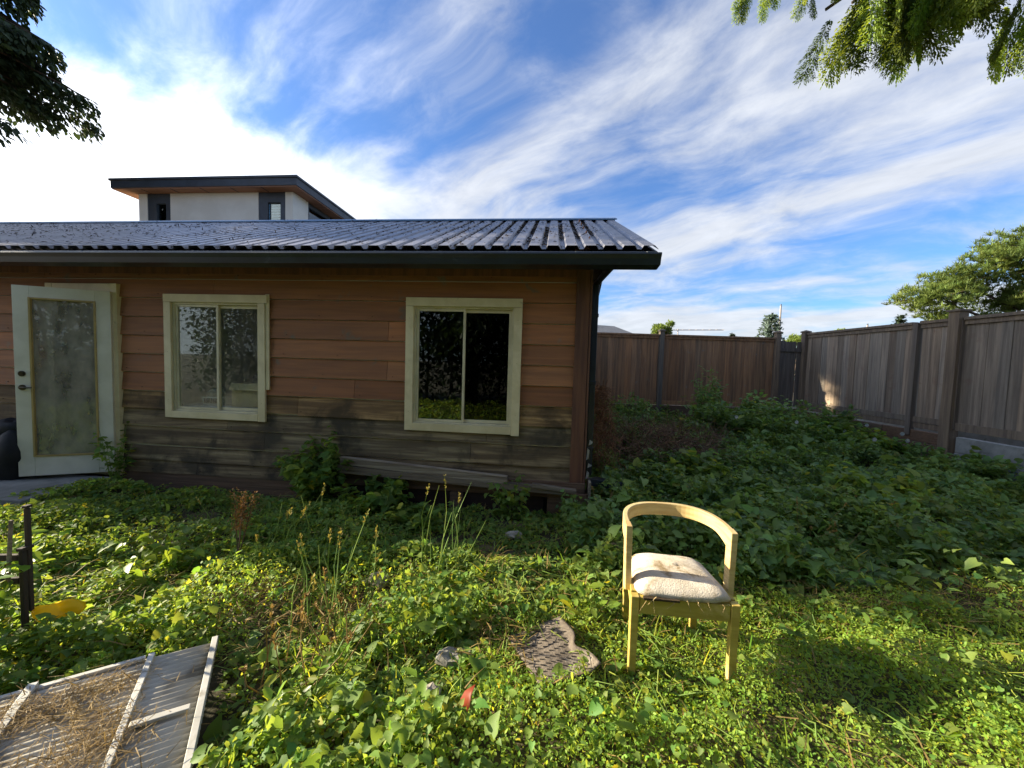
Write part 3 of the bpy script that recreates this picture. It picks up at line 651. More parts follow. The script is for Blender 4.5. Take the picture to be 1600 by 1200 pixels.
def fences():
    # back fence: world x -2 .. 6.7 at y 9.8
    F = thing('back_fence', 'brown board fence across the back of the yard', 'fence', (0, 9.8, 0))
    spans = [(-2.2, .1), (.2, 1.9), (2.0, 3.69), (3.83, 6.62)]
    for a, b in spans:
        m = MB(); boards(m, a, b, .62, 2.30, 'x', 0, .14, .16); m.box((a, .032, .6), (b, .05, 2.29), (.5, .5, .5)); m.build('board_panel', M['fence_brown'], F)
        m = MB(); m.box((a, -.05, 2.302), (b, .05, 2.345), wood_tint(.05)); m.box((a, -.02, 2.24), (b, -.002, 2.300), wood_tint(.05)); m.build('top_rail', M['fence_brown'], F, .003)
        m = MB(); m.box((a, -.03, .56), (b, -.002, .66), (1.1, 1.05, .95)); m.build('bottom_rail', M['fence_brown'], F, .003)
    for x in (.15, 1.95, 3.76, 6.70):
        m = MB(); post(m, x, 0, -.1, 2.42 if x < 6 else 2.46, .115, True, wood_tint(.05)); m.build('fence_post', M['post_wood'], F, .003)
    # low narrow section between the last post and the corner
    m = MB()
    for i, (a, b, h) in enumerate(((6.765, 6.93, 2.27), (6.935, 7.09, 2.25), (7.095, 7.19, 2.26), (7.215, 7.32, 2.25))): m.box((a, 0, .6), (b, .018, h), (.62, .66, .74))
    m.box((6.765, -.03, 2.0), (7.32, -.002, 2.08), (.6, .64, .72)); m.build('corner_panel', M['fence_grey'], F)
    # sleepers below the back fence
    B = thing('sleeper_wall', 'low timber sleeper wall under the back fence', 'retaining wall', (0, 9.8, 0))
    m = MB()
    for i, z in enumerate((-.1, .12, .34)): m.box((-2.2, -.07+.012*i, z), (7.3, .05, z+.205), wood_tint(.08))
    m.build('sleepers', M['beam_timber'], B, .008)
    # right fence: x = 7.4
    F = thing('side_fence', 'grey board fence running along the right side of the yard', 'fence', (7.4, 0, 0))
    for a, b in ((6.56, 7.02), (7.14, 9.72)):
        m = MB(); boards(m, a, b, .70, 2.42, 'y', 0, .145, .17); m.build('board_panel', M['fence_grey'], F)
        m = MB(); m.box((-.05, a, 2.425), (.06, b, 2.475), wood_tint(.05)); m.box((-.022, a, 2.35), (-.002, b, 2.422), wood_tint(.05)); m.build('top_rail', M['post_wood'], F, .003)
        m = MB(); m.box((-.03, a, .65), (-.002, b, .75), wood_tint(.05)); m.box((-.015, a, .54), (.01, b, .645), wood_tint(.05)); m.build('bottom_rail', M['post_wood'], F, .003)
    for a, b in ((3.6, 6.34), (.9, 3.5), (-1.9, .8)):
        m = MB(); boards(m, a, b, .64, 2.42, 'y', 0, .15, .17); m.build('board_panel', M['fence_grey'], F)
        m = MB(); m.box((-.05, a, 2.425), (.06, b, 2.475), wood_tint(.05)); m.box((-.022, a, 2.35), (-.002, b, 2.422), wood_tint(.05)); m.build('top_rail', M['post_wood'], F, .003)
        m = MB(); m.box((-.03, a, .60), (-.002, b, .73), wood_tint(.05)); m.build('bottom_rail', M['post_wood'], F, .003)
    m = MB(); m.box((-.10, 6.36, .1), (.06, 6.52, 2.57), (1.05, 1, .92)); m.box((-.125, 6.335, 2.572), (.085, 6.545, 2.605), (.95, .95, .92)); o = m.build('fence_post', M['post_wood'], F, .004); o['label'] = 'tall thick post with flat cap'
    m = MB(); post(m, -.02, 9.76, -.1, 2.49, .13); m.build('fence_post', M['post_wood'], F, .003)
    m = MB(); m.box((-.06, 7.035, .40), (.03, 7.125, 2.455), (.8, .85, .95)); m.build('fence_post', M['post_wood'], F, .003)
    m = MB(); m.box((-.05, 6.522, .62), (.0, 6.555, 2.42), (.8, .82, .88)); m.box((-.05, 6.342, .62), (.0, 6.358, 2.42), (.8, .82, .88)); m.build('side_batten', M['post_wood'], F)
    for y in (3.55, .85): m = MB(); post(m, 0, y, -.1, 2.5, .115); m.build('fence_post', M['post_wood'], F, .003)
    Rw = thing('concrete_wall', 'low grey concrete retaining wall below the side fence', 'retaining wall', (7.4, 0, 0))
    m = MB()
    m.box((-.06, -2, -.15), (.08, 6.3, .24), (1, 1, 1)); m.box((-.045, -2, .245), (.08, 6.3, .50), (1.05, 1.05, 1.05)); m.build('wall_courses', M['concrete'], Rw, .01)
    m = MB()
    y = 6.55
    for i in range(3):
        m.box((-.05, y, -.1), (.06, y+1.02, .30), wood_tint(.06)); m.box((-.035, y, .303), (.06, y+1.02, .50), wood_tint(.06)); y += 1.03
    o = m.build('timber_courses', M['beam_timber'], Rw, .01)
    # paved strip and pale low wall in the sunlight on the far side
    P = thing('neighbour_wall', 'pale rendered wall glimpsed through the gap under the side fence', 'wall', (8.6, 0, 0))
    m = MB(); m.box((0, -2, 0), (.15, 9.5, .95)); m.box((-.03, -2, .952), (.18, 9.5, 1.0)); m.build('render', M['white_frame'], P, .01)
fences()

# ---------------------------------------------------------------- buildings behind
def main_house():
    H = thing('main_house', 'cream house with flat dark roof and timber soffit rising behind the metal roof', 'house', (-7.87, 14.0, 0), HA)
    m = MB(); m.box((-7.4, 0, 7.60), (0, 11, 7.90)); m.box((-7.44, -.04, 7.86), (.04, 11.04, 7.94)); m.build('roof', M['house_dark'], H, .01)
    m = MB(); m.box((-7.36, .03, 7.565), (-.03, 10.97, 7.598)); so = m.build('soffit', M['house_soffit'], H)
    for x in (-6.2, -5.0, -3.8, -2.6, -1.4): MB().box((x, .04, 7.555), (x+.025, .44, 7.566), (.3, .3, .3)).build('soffit_joint', M['house_dark'], so)
    w = MB(); Y0 = .45
    w.box((-6.75, Y0, 0), (-6.39, Y0+.2, 7.56)); w.box((-6.39, Y0, 0), (-.75, Y0+.2, 6.0)); w.box((-5.42, Y0, 6.0), (-1.82, Y0+.2, 7.56)); w.box((-.75, Y0, 0), (-.45, Y0+.2, 7.56))
    w.box((-6.75, Y0+.2, 0), (-6.55, 10, 7.56)); w.box((-.65, Y0+.2, 0), (-.45, 10, 5.9)); w.box((-6.75, 10, 0), (-.45, 10.2, 7.56)); w.box((-.65, Y0+.2, 5.9), (-.45, 1.35, 7.56)); w.box((-.65, 4.6, 5.9), (-.45, 10, 7.56))
    w.build('wall', M['house_cream'], H)
    for (a, b) in ((-6.385, -5.425), (-1.815, -.755)):
        f = MB(); f.box((a, Y0+.02, 6.0), (a+.36, Y0+.15, 7.56)); f.box((b-.2, Y0+.02, 6.0), (b, Y0+.15, 7.56)); f.box((a+.36, Y0+.02, 7.2), (b-.2, Y0+.15, 7.56))
        o = f.build('window', M['house_dark'], H)
        p = MB(); p.box((a+.36, Y0+.10, 6.0), (b-.2, Y0+.11, 7.2)); p.build('pane', M['glass'], o)
        c = MB()
        for i in range(12): c.box((a+.37, Y0+.16, 6.02+i*.1), (b-.21, Y0+.18, 6.09+i*.1))
        c.build('blind', M['white_plastic'], o)
    for (a, b) in ((1.36, 2.9), (3.0, 4.59)):
        f = MB(); f.box((-.62, a, 5.9), (-.48, a+.1, 7.56)); f.box((-.62, b-.1, 5.9), (-.48, b, 7.56)); f.box((-.62, a+.1, 7.4), (-.48, b-.1, 7.56)); o = f.build('window', M['house_dark'], H)
        p = MB(); p.box((-.56, a+.1, 5.9), (-.55, b-.1, 7.4)); p.build('pane', M['glass_dark'], o)
    m = MB(); m.box((-.45, 7.0, 0), (3.5, 12, 6.55)); o = m.build('rear_wing', M['house_cream'], H)
    m = MB(); m.box((-.46, 6.6, 6.552), (3.9, 12.4, 6.80)); m.build('wing_roof', M['house_dark'], o)
    N = thing('neighbour_house', 'distant house with a dark grey shingle roof behind the back fence', 'house', (8.9, 34, 0), R(8))
    m = MB(); m.box((-6, 0, 0), (2.6, 8, 3.9)); m.build('wall', M['house_cream'], N)
    m = MB(); m.add([(-6.5,-.5,3.8),(3.1,-.5,3.8),(3.1,8.5,3.8),(-6.5,8.5,3.8),(-5.2,4,5.6),(1.6,4,5.45),(-6.5,-.5,3.9),(3.1,-.5,3.9),(3.1,8.5,3.9),(-6.5,8.5,3.9)], [(0,3,2,1),(0,1,7,6),(1,2,8,7),(2,3,9,8),(3,0,6,9),(6,7,5,4),(8,9,4,5),(7,8,5),(9,6,4)]); m.build('roof', M['shingle'], N)
    m = MB(); m.box((-3, -.04, 1.0), (-1.6, -.005, 2.3)); m.build('window', M['glass_dark'], N)
    A = thing('antenna', 'thin pale horizontal antenna arm on a short mast beyond the back fence', 'antenna', (17.0, 40, 0))
    m = MB(); m.tube([(0, 0, 0), (0, 0, 5.55)], .05, 6); m.build('mast', M['grey_metal'], A)
    m = MB(); m.tube([(-1.2, 0, 5.4), (4.8, .2, 5.6)], .045, 6)
    for i in range(9): m.tube([(-1+i*.7, -.35, 5.42+i*.022), (-1+i*.7, .35, 5.42+i*.022)], .02, 4)
    m.build('boom', M['grey_metal'], A)
    for (x, y, z, lb) in ((20.6, 30, 6.55, 'slim grey pole rising just above the pale blue spruce'), (27.4, 30, 5.25, 'short grey pole top above the side fence left of the pine')):
        U = thing('utility_pole', lb, 'pole', (x, y, 0)); m = MB(); m.tube([(0, 0, 0), (0, 0, z)], [.11, .06], 8); m.build('shaft', M['grey_metal'], U)
        m = MB(); m.tube([(0, 0, z), (0, 0, z+.12)], .05, 6); m.build('pole_cap', M['house_dark'], U)
main_house()

# ---------------------------------------------------------------- trees
def unit(n):
    d = RNG.normal(0, 1, (n, 3)); return d/np.linalg.norm(d, axis=1, keepdims=True)

def big_conifer():
    """tall dark cedar on the left, its right flank hanging into view; a chink cut into it throws a sun patch on the side fence"""
    T = thing('cedar_tree', 'tall dark drooping conifer reaching in at the upper left behind the house', 'tree', (-20.4, 12.3, 0))
    m = MB(); m.tube([(0,0,-.1),(.1,0,4),(0,.1,9),(.1,0,14),(0,0,19)], [.55,.45,.36,.22,.04], 10)
    tips = []
    for i in range(230):
        h = random.uniform(7.4, 18.4); L = 6.0*(1-((h-7)/12.5))**.7+.4 if h > 7 else 5.6
        a = random.uniform(0, 2*math.pi); L *= random.uniform(.8, 1.08)
        p = [Vector((0, 0, h)), Vector((math.cos(a)*L*.5, math.sin(a)*L*.5, h+.25)), Vector((math.cos(a)*L, math.sin(a)*L, h-.5))]
        if p[2].z < 1.7+.545*(p[2].y+12.3): continue
        m.tube(p, [.07, .05, .015], 4); tips.append(p)
    m.build('trunk', M['bark'], T)
    pos, dr = [], []
    for p in tips:
        n = 760
        t = RNG.random(n)**.6; q = np.outer((1-t)**2, p[0])+np.outer(2*t*(1-t), p[1])+np.outer(t*t, p[2])
        sd = np.array((p[2]-p[0]).normalized().cross(Vector((0, 0, 1)))); w = RNG.normal(0, .42, n)*(1.1-t*.6)
        q = q+np.outer(w, sd); q[:, 2] -= np.abs(w)*.4+RNG.random(n)**2*.75
        pos.append(q); dr.append(np.outer(w*1.4, sd)+np.array([(p[2]-p[0]).x*.12, (p[2]-p[0]).y*.12, -.9])+RNG.normal(0, .3, (n, 3)))
    pos = np.concatenate(pos); dr = np.concatenate(dr)
    # cut the chink: leaves dropped along a sun ray to light the fence
    a = np.array([7.38, 9.08, 1.05])-np.array([-20.4, 12.3, 0]); d = pos-a; s = np.array(to_sun)
    k = np.linalg.norm(d-np.outer(d@s, s), axis=1); ok = (k > .42) & (pos[:, 2] > 1.4+.545*(pos[:, 1]+12.3)+RNG.normal(0, .25, len(pos)))
    leaves('crown', M['conifer_dark'], pos[ok], dr[ok], RNG.uniform(.11, .28, ok.sum()), OVAL, parent=T)
big_conifer()

def cedar_spray(seed):
    """flat fern-like spray, about one unit long, hanging along -z: list of leaflets (pos, dir, size)"""
    r = np.random.default_rng(seed); P, D, Z = [], [], []
    n = 22
    for i in range(n):
        t = i/(n-1); y = t
        for s in (-1, 1):
            L = .27*math.sin(math.pi*min(1, (1-t)*.86+.10))**.8*r.uniform(.75, 1.15); a = R(38+r.uniform(-8, 8))
            dx, dy = s*math.sin(a), math.cos(a); k = max(4, int(L/.024))
            for j in range(k):
                q = (j+.6)/k; bx, by = dx*L*q, y*.82+.02+dy*L*q; lz = r.normal(0, .012)
                for s2 in (-1, 1):
                    b = math.atan2(dx, dy)+s2*R(34); P.append((bx, lz, -by)); D.append((math.sin(b), r.normal(0, .1), -math.cos(b))); Z.append(.056*(1.15-q*.5))
            P.append((dx*L, 0, -(y*.82+.02+dy*L))); D.append((dx, 0, -dy)); Z.append(.05)
        P.append((0, 0, -y*.95)); D.append((0, 0, -1)); Z.append(.06)
    return np.array(P), np.array(D), np.array(Z)
SPRAYS = [cedar_spray(s) for s in range(4)]

def overhead_cedar():
    T = thing('cedar_tree', 'cedar with bright green feathery boughs hanging into the upper right corner', 'tree', (5.4, .6, 0))
    m = MB(); m.tube([(0,0,-.1),(.05,.02,2),(.0,.1,4.5),(.1,0,8),(.05,0,12)], [.34,.28,.23,.15,.03], 10); m.build('trunk', M['bark'], T)
    base = np.array([5.4, .6, 0])
    # boughs: end point, start height, list of hanging sprays along the outer length
    ends = [((1.37, 2.5, 3.88), 5.0, 6), ((1.55, 2.55, 3.97), 5.2, 6), ((1.67, 2.5, 3.85), 5.1, 5), ((1.87, 2.5, 3.74), 5.0, 9), ((2.07, 2.55, 3.83), 4.9, 11), ((2.16, 2.45, 3.72), 5.3, 13), ((2.42, 2.6, 3.92), 5.1, 12), ((2.60, 2.7, 4.06), 5.0, 9), ((2.68, 2.5, 4.02), 5.3, 6),
            ((2.98, 2.45, 3.82), 4.8, 12), ((3.2, 2.5, 3.84), 5.2, 12), ((3.0, 3.0, 4.9), 5.6, 12), ((2.0, 3.1, 5.0), 5.8, 10), ((3.2, -1.2, 4.4), 5.2, 14), ((7.6, 1.9, 4.3), 5.4, 14), ((6.6, -2.0, 4.6), 5.5, 14), ((4.2, -2.2, 5.4), 6.2, 12), ((8.0, -.4, 5.0), 6.0, 12)]
    for bi, (e, h, n) in enumerate(ends):
        e = Vector(e)-Vector(base); s = Vector((0, .0, h)); mid = s.lerp(e, .55)+Vector((0, 0, .35))
        curve = lambda t: (1-t)**2*s+2*t*(1-t)*mid+t*t*e
        w = MB(); w.tube([curve(t/10) for t in range(11)], [.05*(1-t/11)+.005 for t in range(11)], 6, (1, 1, 1))
        limb = w.build('limb', M['bark'], T)
        pos, dr, sz, tn, rl = [], [], [], [], []
        for k in range(n):
            t = .86+.14*(k+random.random())/n if n > 6 else .93+.07*k/max(1, n-1)
            o = np.array(curve(min(t, 1)))+RNG.normal(0, .05, 3)*np.array([1, 1, .4])
            P, D, Z = SPRAYS[(k+bi) % 4]; sc = random.uniform(.34, .56) if n > 6 else random.uniform(.18, .26)
            Q = Quaternion((0, 0, 1), random.uniform(-.8, .8)) @ Quaternion((0, 1, 0), random.gauss(0, .28)) @ Quaternion((1, 0, 0), random.uniform(-.1, .35))
            out = (e-s).normalized(); Qm = np.array(Q.to_matrix())
            pos.append(P@Qm.T*sc+o); dr.append(D@Qm.T); sz.append(Z*sc*.92)
            g = random.choice((.45, .6, 1.0, 1.3, 1.4)); yl = random.uniform(.95, 1.25); tn.append(np.tile([g*yl, g, g*.85], (len(P), 1)))
        pos = np.concatenate(pos); leaves('spray', M['cedar'], pos, np.concatenate(dr), np.concatenate(sz), OVAL_N, parent=limb, tint=np.concatenate(tn), roll=RNG.uniform(-.9, .9, len(pos)))
overhead_cedar()

def pine():
    T = thing('pine_tree', 'broad green pine with layered boughs beyond the side fence', 'tree', (28.6, 20.5, 0))
    m = MB(); m.tube([(0,0,-.1),(-.2,0,3),(-.1,.1,6),(.4,0,9),(.5,0,12.5)], [.42,.36,.28,.18,.04], 9)
    # pads: centre, radii
    pads = [((-6.5,0,5.6),(2.0,1.6,.75)),((-4.6,.4,6.5),(1.9,1.6,.7)),((-3.2,-.5,7.6),(1.9,1.7,.8)),((-1.4,.3,8.5),(2.2,1.7,.8)),((-2.6,0,5.6),(2.1,1.8,.7)),((-.4,-.6,6.9),(2.2,1.8,.8)),((-5.2,-.4,3.6),(1.9,1.6,.6)),((-3.0,.5,4.3),(2.2,1.8,.7)),((-.8,-.4,5.0),(2.0,1.6,.7)),((-4.2,0,2.6),(2.1,1.7,.7)),((-1.6,-.5,3.2),(2.2,1.7,.7)),((.8,.4,4.0),(2.0,1.8,.7)),((1.4,0,7.8),(2.2,1.8,.8)),((2.4,.4,6.0),(2.2,1.8,.8)),((1.0,-.2,9.6),(2.0,1.7,.8)),((3.0,0,8.9),(2,1.7,.7)),((1.6,.2,11.2),(1.6,1.4,.8)),((3.6,0,4.4),(2.1,1.8,.7)),((.3,.2,12.4),(.9,.8,.6)),((1.2,.2,2.4),(2.0,1.7,.6)),((-5.9,.2,4.5),(1.0,.9,.4))]
    for c, r in pads:
        c = Vector(c); h = max(2.2, c.z-1.6); s = Vector((.2*(h > 6), 0, h)); mid = s.lerp(c, .55)+Vector((0, 0, -.3)); m.tube([s, mid, c], [.12, .08, .03], 5)
        for _ in range(7):
            d = Vector((random.uniform(-1, 1)*r[0], random.uniform(-1, 1)*r[1], random.uniform(-.3, .5)*r[2])); m.tube([mid.lerp(c, .6), c+d*.5, c+d], [.05, .03, .012], 4)
    m.build('trunk', M['bark'], T)
    pos, dr, sz, tn = [], [], [], []
    for c, r in pads:
        n = int(150*r[0]*r[1])
        q = unit(n)*(RNG.random((n, 1))**.5); q = q*np.array(r)+np.array(c); q += (vnoise(q[:, 0]*1.3, q[:, 1]*1.3+q[:, 2])[:, None]-.5)*.9
        keep = vnoise(q[:, 0]*1.1+4, q[:, 2]*1.4+q[:, 1]) > .30
        for p in q[keep]:
            k = 20; u = unit(k); u[:, 2] = np.abs(u[:, 2])*.9+.15; pos.append(np.tile(p, (k, 1))); dr.append(u); sz.append(RNG.uniform(.20, .34, k)); g = random.uniform(.7, 1.3); y = random.uniform(.95, 1.15); tn.append(np.tile([g*y, g, g*.85], (k, 1)))
    leaves('crown', M['pine'], np.concatenate(pos), np.concatenate(dr), np.concatenate(sz), NEEDLE_W, parent=T, tint=np.concatenate(tn))
pine()

def small_conifer(loc, h, w, mat, label, seed, droop=.1, cat='tree'):
    random.seed(seed)
    T = thing('conifer_tree', label, cat, loc)
    m = MB(); m.tube([(0, 0, -.1), (.02, 0, h*.5), (0, 0, h)], [h*.022, h*.014, .012], 7)
    pos, dr, sz = [], [], []
    z = h*.15
    while z < h*.97:
        k = 7; L = w*(1-z/h)**.8+.06
        for j in range(k):
            a = 2*math.pi*(j+random.random()*.7)/k; l = L*random.uniform(.75, 1.15); e = Vector((math.cos(a)*l, math.sin(a)*l, z+l*(.35-droop))); s = Vector((0, 0, z)); m.tube([s, s.lerp(e, .5)+Vector((0, 0, -.04)), e], [.03, .02, .008], 4)
            n = int(14+l*32); t = RNG.random(n)**.7; q = np.array(s)+np.outer(t, np.array(e-s)); q += RNG.normal(0, .05, (n, 3)); pos.append(q); d = unit(n)*.8+np.array((e-s).normalized())*.8; dr.append(d); sz.append(RNG.uniform(.12, .26, n))
        z += h*.055*random.uniform(.8, 1.2)
    m.build('trunk', M['bark'], T)
    leaves('crown', mat, np.concatenate(pos), np.concatenate(dr), np.concatenate(sz), OVAL, parent=T)
small_conifer((16.6, 25, 0), 5.25, 1.75, M['spruce'], 'pale blue green spruce top standing above the low corner of the fence', 3)
small_conifer((12.1, 42, 0), 5.3, 1.1, M['pine'], 'tiny dark conifer tip above the back fence beside the neighbour roof', 4)
small_conifer((21.5, 38, 0), 5.1, 1.0, M['conifer_dark'], 'tiny conifer tip between the antenna arm and the blue spruce', 5)
small_conifer((29.9, 30, 0), 6.1, 1.2, M['conifer_dark'], 'slim dark conifer tip just left of the broad pine', 6)

def round_tree(loc, h, r, mat, label, seed, name='round_tree', n=2600, leaf=.16):
    T = thing(name, label, 'tree', loc); rr = np.random.default_rng(seed); random.seed(seed)
    m = MB(); m.tube([(0, 0, -.1), (.05, 0, h*.35), (0, 0, h*.75)], [.14, .10, .03], 7)
    cs = [(np.array([rr.normal(0, r*.45), rr.normal(0, r*.45), h-r*.9+rr.normal(0, r*.35)]), r*rr.uniform(.35, .6)) for _ in range(9)]
    pos = []
    for c, q in cs:
        m.tube([(0, 0, h*.35), tuple(c*.6+np.array([0, 0, h*.2])), tuple(c)], [.06, .04, .015], 4)
        u = unit(n//9)*(RNG.random((n//9, 1))**.4)*q*np.array([1, 1, .8]); pos.append(c+u)
    m.build('trunk', M['bark'], T); pos = np.concatenate(pos); pos[:, 2] += h-pos[:, 2].max()
    leaves('crown', mat, pos, unit(len(pos))+np.array([0, 0, .3]), RNG.uniform(leaf*.6, leaf*1.3, len(pos)), OVAL, parent=T)
round_tree((11.2, 29, 0), 4.95, .75, M['broadleaf'], 'small rounded treetop showing behind the first back fence post', 11)
round_tree((20.2, 27.5, 0), 4.25, .8, M['broadleaf'], 'yellow green shrub top right beside the blue spruce', 12)
round_tree((23.2, 28, 0), 4.65, 1.1, M['broadleaf'], 'yellow green bushy treetop above the fence corner post', 13)

# trees on the viewer's side of the yard; the windows mirror them
def behind_tree(loc, h, r, label, seed):
    T = thing('garden_tree', label, 'tree', loc); random.seed(seed)
    m = MB(); m.tube([(0, 0, -.1), (.1, 0, h*.4), (0, .1, h*.95)], [.3, .22, .05], 8)
    pos, dr = [], []
    for i in range(46):
        z = random.uniform(.12, .95)*h; L = r*random.uniform(.6, 1.05)*(1-max(0, z/h-.4)*1.1); a = random.uniform(0, 6.28)
        e = Vector((math.cos(a)*L, math.sin(a)*L, z-.3)); s = Vector((0, 0, z)); m.tube([s, s.lerp(e, .5)+Vector((0, 0, .25)), e], [.05, .03, .01], 4)
        n = 190; t = RNG.random(n)**.7; pos.append(np.array(s)+np.outer(t, np.array(e-s))+RNG.normal(0, .3, (n, 3))); dr.append(unit(n)*.7+np.array([0, 0, -.5]))
    m.build('trunk', M['bark'], T); pos = np.concatenate(pos)
    leaves('crown', M['conifer_dark'], pos, np.concatenate(dr), RNG.uniform(.14, .34, len(pos)), OVAL, parent=T)
behind_tree((-3.6, -6.0, 0), 9.0, 3.0, 'dark evergreen behind the viewer mirrored in the left window', 21)
behind_tree((1.6, -6.6, 0), 10.0, 3.2, 'dark evergreen behind the viewer mirrored in the right window', 22)
behind_tree((-9.5, -6.5, 0), 9.0, 3.2, 'dark evergreen behind the viewer mirrored in the door', 23)
behind_tree((6.8, -6.8, 0), 9.0, 3.0, 'dark evergreen far behind the chair on the viewer side', 24)

def hedge():
    T = thing('hedge', 'tall dark hedge along the near side of the yard, mirrored in the windows', 'hedge', (-1, -5.2, 0)); n = 42000
    m = MB()
    for i in range(30): x = -13+i*.9; m.tube([(x, 0, -.1), (x+.1, .1, 1.6), (x-.1, 0, 3.4)], [.05, .04, .02], 5)
    m.build('trunk', M['bark'], T)
    p = np.stack((RNG.uniform(-14, 14, n), RNG.normal(0, .5, n), RNG.random(n)**.8*4.2), 1); p[:, 2] *= .8+.4*vnoise(p[:, 0]*.7, p[:, 1]*.3+5); p[:, 1] += (vnoise(p[:, 0]*1.1, p[:, 2]*1.1)-.5)*.8
    leaves('crown', M['conifer_dark'], p, unit(n)+np.array([0, .3, .1]), RNG.uniform(.10, .24, n), OVAL, parent=T)
hedge()

# ---------------------------------------------------------------- chair
def chair():
    T = thing('barrel_chair', 'weathered wooden chair with curved back rail and torn dirty cream seat', 'chair', (.858, 1.79, 0), R(-6)); T.scale = (.955, .955, .97)
    FW, BW, D, SH = .242, .200, .40, .406        # half widths, depth, top of seat frame
    # local: x across, y back
    def leg(x, y, z1, w=.044, tap=.034):
        m = MB(); a, b = w/2, tap/2; m.hexa([(x-b,y-b,-.06),(x+b,y-b,-.06),(x+b,y+b,-.06),(x-b,y+b,-.06),(x-a,y-a,z1),(x+a,y-a,z1),(x+a,y+a,z1),(x-a,y+a,z1)], wood_tint(.04, .02)); return m
    for s in (-1, 1):
        leg(s*FW, 0, SH, .042, .034).build('leg', M['chair_wood'], T, .004); leg(s*BW, D, SH-.01, .044, .034).build('leg', M['chair_wood'], T, .004)
    m = MB(); m.box((-FW+.0235, -.016, SH-.088), (FW-.0235, .012, SH-.004), (.92, .95, .85)); m.build('front_rail', M['chair_wood'], T, .003)
    for s in (-1, 1):
        m = MB(); m.hexa([(s*FW-.014,.024,SH-.085),(s*FW+.014,.024,SH-.085),(s*BW+.014,D-.023,SH-.085),(s*BW-.014,D-.023,SH-.085),(s*FW-.014,.024,SH+.006),(s*FW+.014,.024,SH+.006),(s*BW+.014,D-.023,SH+.006),(s*BW-.014,D-.023,SH+.006)]); m.build('side_rail', M['chair_wood'], T, .003)
    m = MB(); m.box((-BW+.0225, D-.014, SH-.085), (BW-.0225, D+.014, SH-.004)); m.build('rear_rail', M['chair_wood'], T, .003)
    # uprights outside the side rails and the bent back rail carried on them
    py = .115; px = FW-.042*py/D+.029; RZ = .722
    for s in (-1, 1):
        m = MB(); x = s*px
        m.hexa([(x-.015,py-.030,SH-.03),(x+.016,py-.030,SH-.03),(x+.016,py+.030,SH-.045),(x-.015,py+.030,SH-.045),(x+s*.006-.017,py-.028,RZ-.004),(x+s*.006+.017,py-.028,RZ-.004),(x+s*.006+.017,py+.030,RZ),(x+s*.006-.017,py+.030,RZ)], wood_tint(.03, .02)); m.build('upright', M['chair_rail'], T, .004)
    pts = []; a0 = px+.006; dp = .30
    N = 30
    for i in range(N+1):
        t = math.pi*i/N; c, s = math.cos(t), math.sin(t); e = .78
        pts.append((-a0*math.copysign(abs(c)**e, c), py+.024+dp*abs(s)**e, RZ))
    def ring(i, p):
        q = Vector(pts[min(i+1, N)])-Vector(pts[max(i-1, 0)]); q.z = 0; q.normalize(); nrm = Vector((q.y, -q.x, 0))*.0135
        u = abs(2*i/N-1); h = .072+.03*max(0, (u-.72)/.28)**2; lift = .012*(1-u*u)
        top = Vector((0, 0, lift)); bot = Vector((0, 0, -h+lift))
        return [p+nrm+top, p-nrm+top, p-nrm+bot, p+nrm+bot]
    m = MB(); m.sweep(pts, ring); m.build('back_rail', M['chair_rail'], T, .004)
    # cushion: domed, with a ragged front edge
    nu, nv = 40, 12; vs = []; fs = []
    def outline(t):
        c, s = math.cos(t), math.sin(t); e = .30
        x = math.copysign(abs(c)**e, c); y = math.copysign(abs(s)**e, s)
        w = FW+.006+(BW-FW)*(y*.5+.5); return x*w*.985, .188+y*.212
    for k in range(nv+1):
        q = k/nv; sc = 1-q; z = SH+.008+.060*(1-(1-q)**3.0)**.62
        for j in range(nu):
            x, y = outline(2*math.pi*j/nu); yy = .195+(y-.195)*sc
            bump = .008*(float(vnoise(x*sc*14+5, yy*14))-.5)+.014*(float(vnoise(j*.9, 3.3))-.5)*(q < .15)*(y < .05)
            vs.append((x*sc, yy+(bump if y < .1 else 0), z+bump+.012*(1 if y > .2 else 0)*(1-sc)))
    for k in range(nv):
        for j in range(nu): fs.append((k*nu+j, k*nu+(j+1) % nu, (k+1)*nu+(j+1) % nu, (k+1)*nu+j))
    fs.append(tuple(range(nu))[::-1])
    m = MB(); m.add(vs, fs); cu = m.build('seat_cushion', M['cushion'], T, smooth=True); cu['label'] = 'dirty cream seat torn open along its front'
    m = MB()
    for i in range(16):
        x = -FW+.03+i*(2*FW-.06)/15; l = random.uniform(.0, .03)
        if 2 < i < 7: continue; m.hexa([(x-.014,-.030,SH-.004),(x+.016,-.034,SH-.006),(x+.016,.004,SH),(x-.014,.004,SH),(x-.012,-.032-l*.3,SH+.014),(x+.014,-.029,SH+.010),(x+.014,.006,SH+.012),(x-.012,.006,SH+.013)], wood_tint(.12, .04))
    m.box((-.205, -.037, SH-.003), (-.03, -.018, SH+.007), (.10, .08, .05))
    for i in range(9):
        x = random.uniform(-FW+.02, FW-.02); z = SH+random.uniform(-.002, .012); L = random.uniform(.02, .07) if x > -.12 else random.uniform(.04, .10)
        m.tube([(x, -.030, z), (x+random.uniform(-.02, .02), -.038, z+random.uniform(-.01, .012)), (x+random.uniform(-.04, .04), -.036, z-L*.7)], [.002, .0016, .0008], 4, wood_tint(.15, .05))
    m.build('torn_lining', M['foam'], cu)
chair()

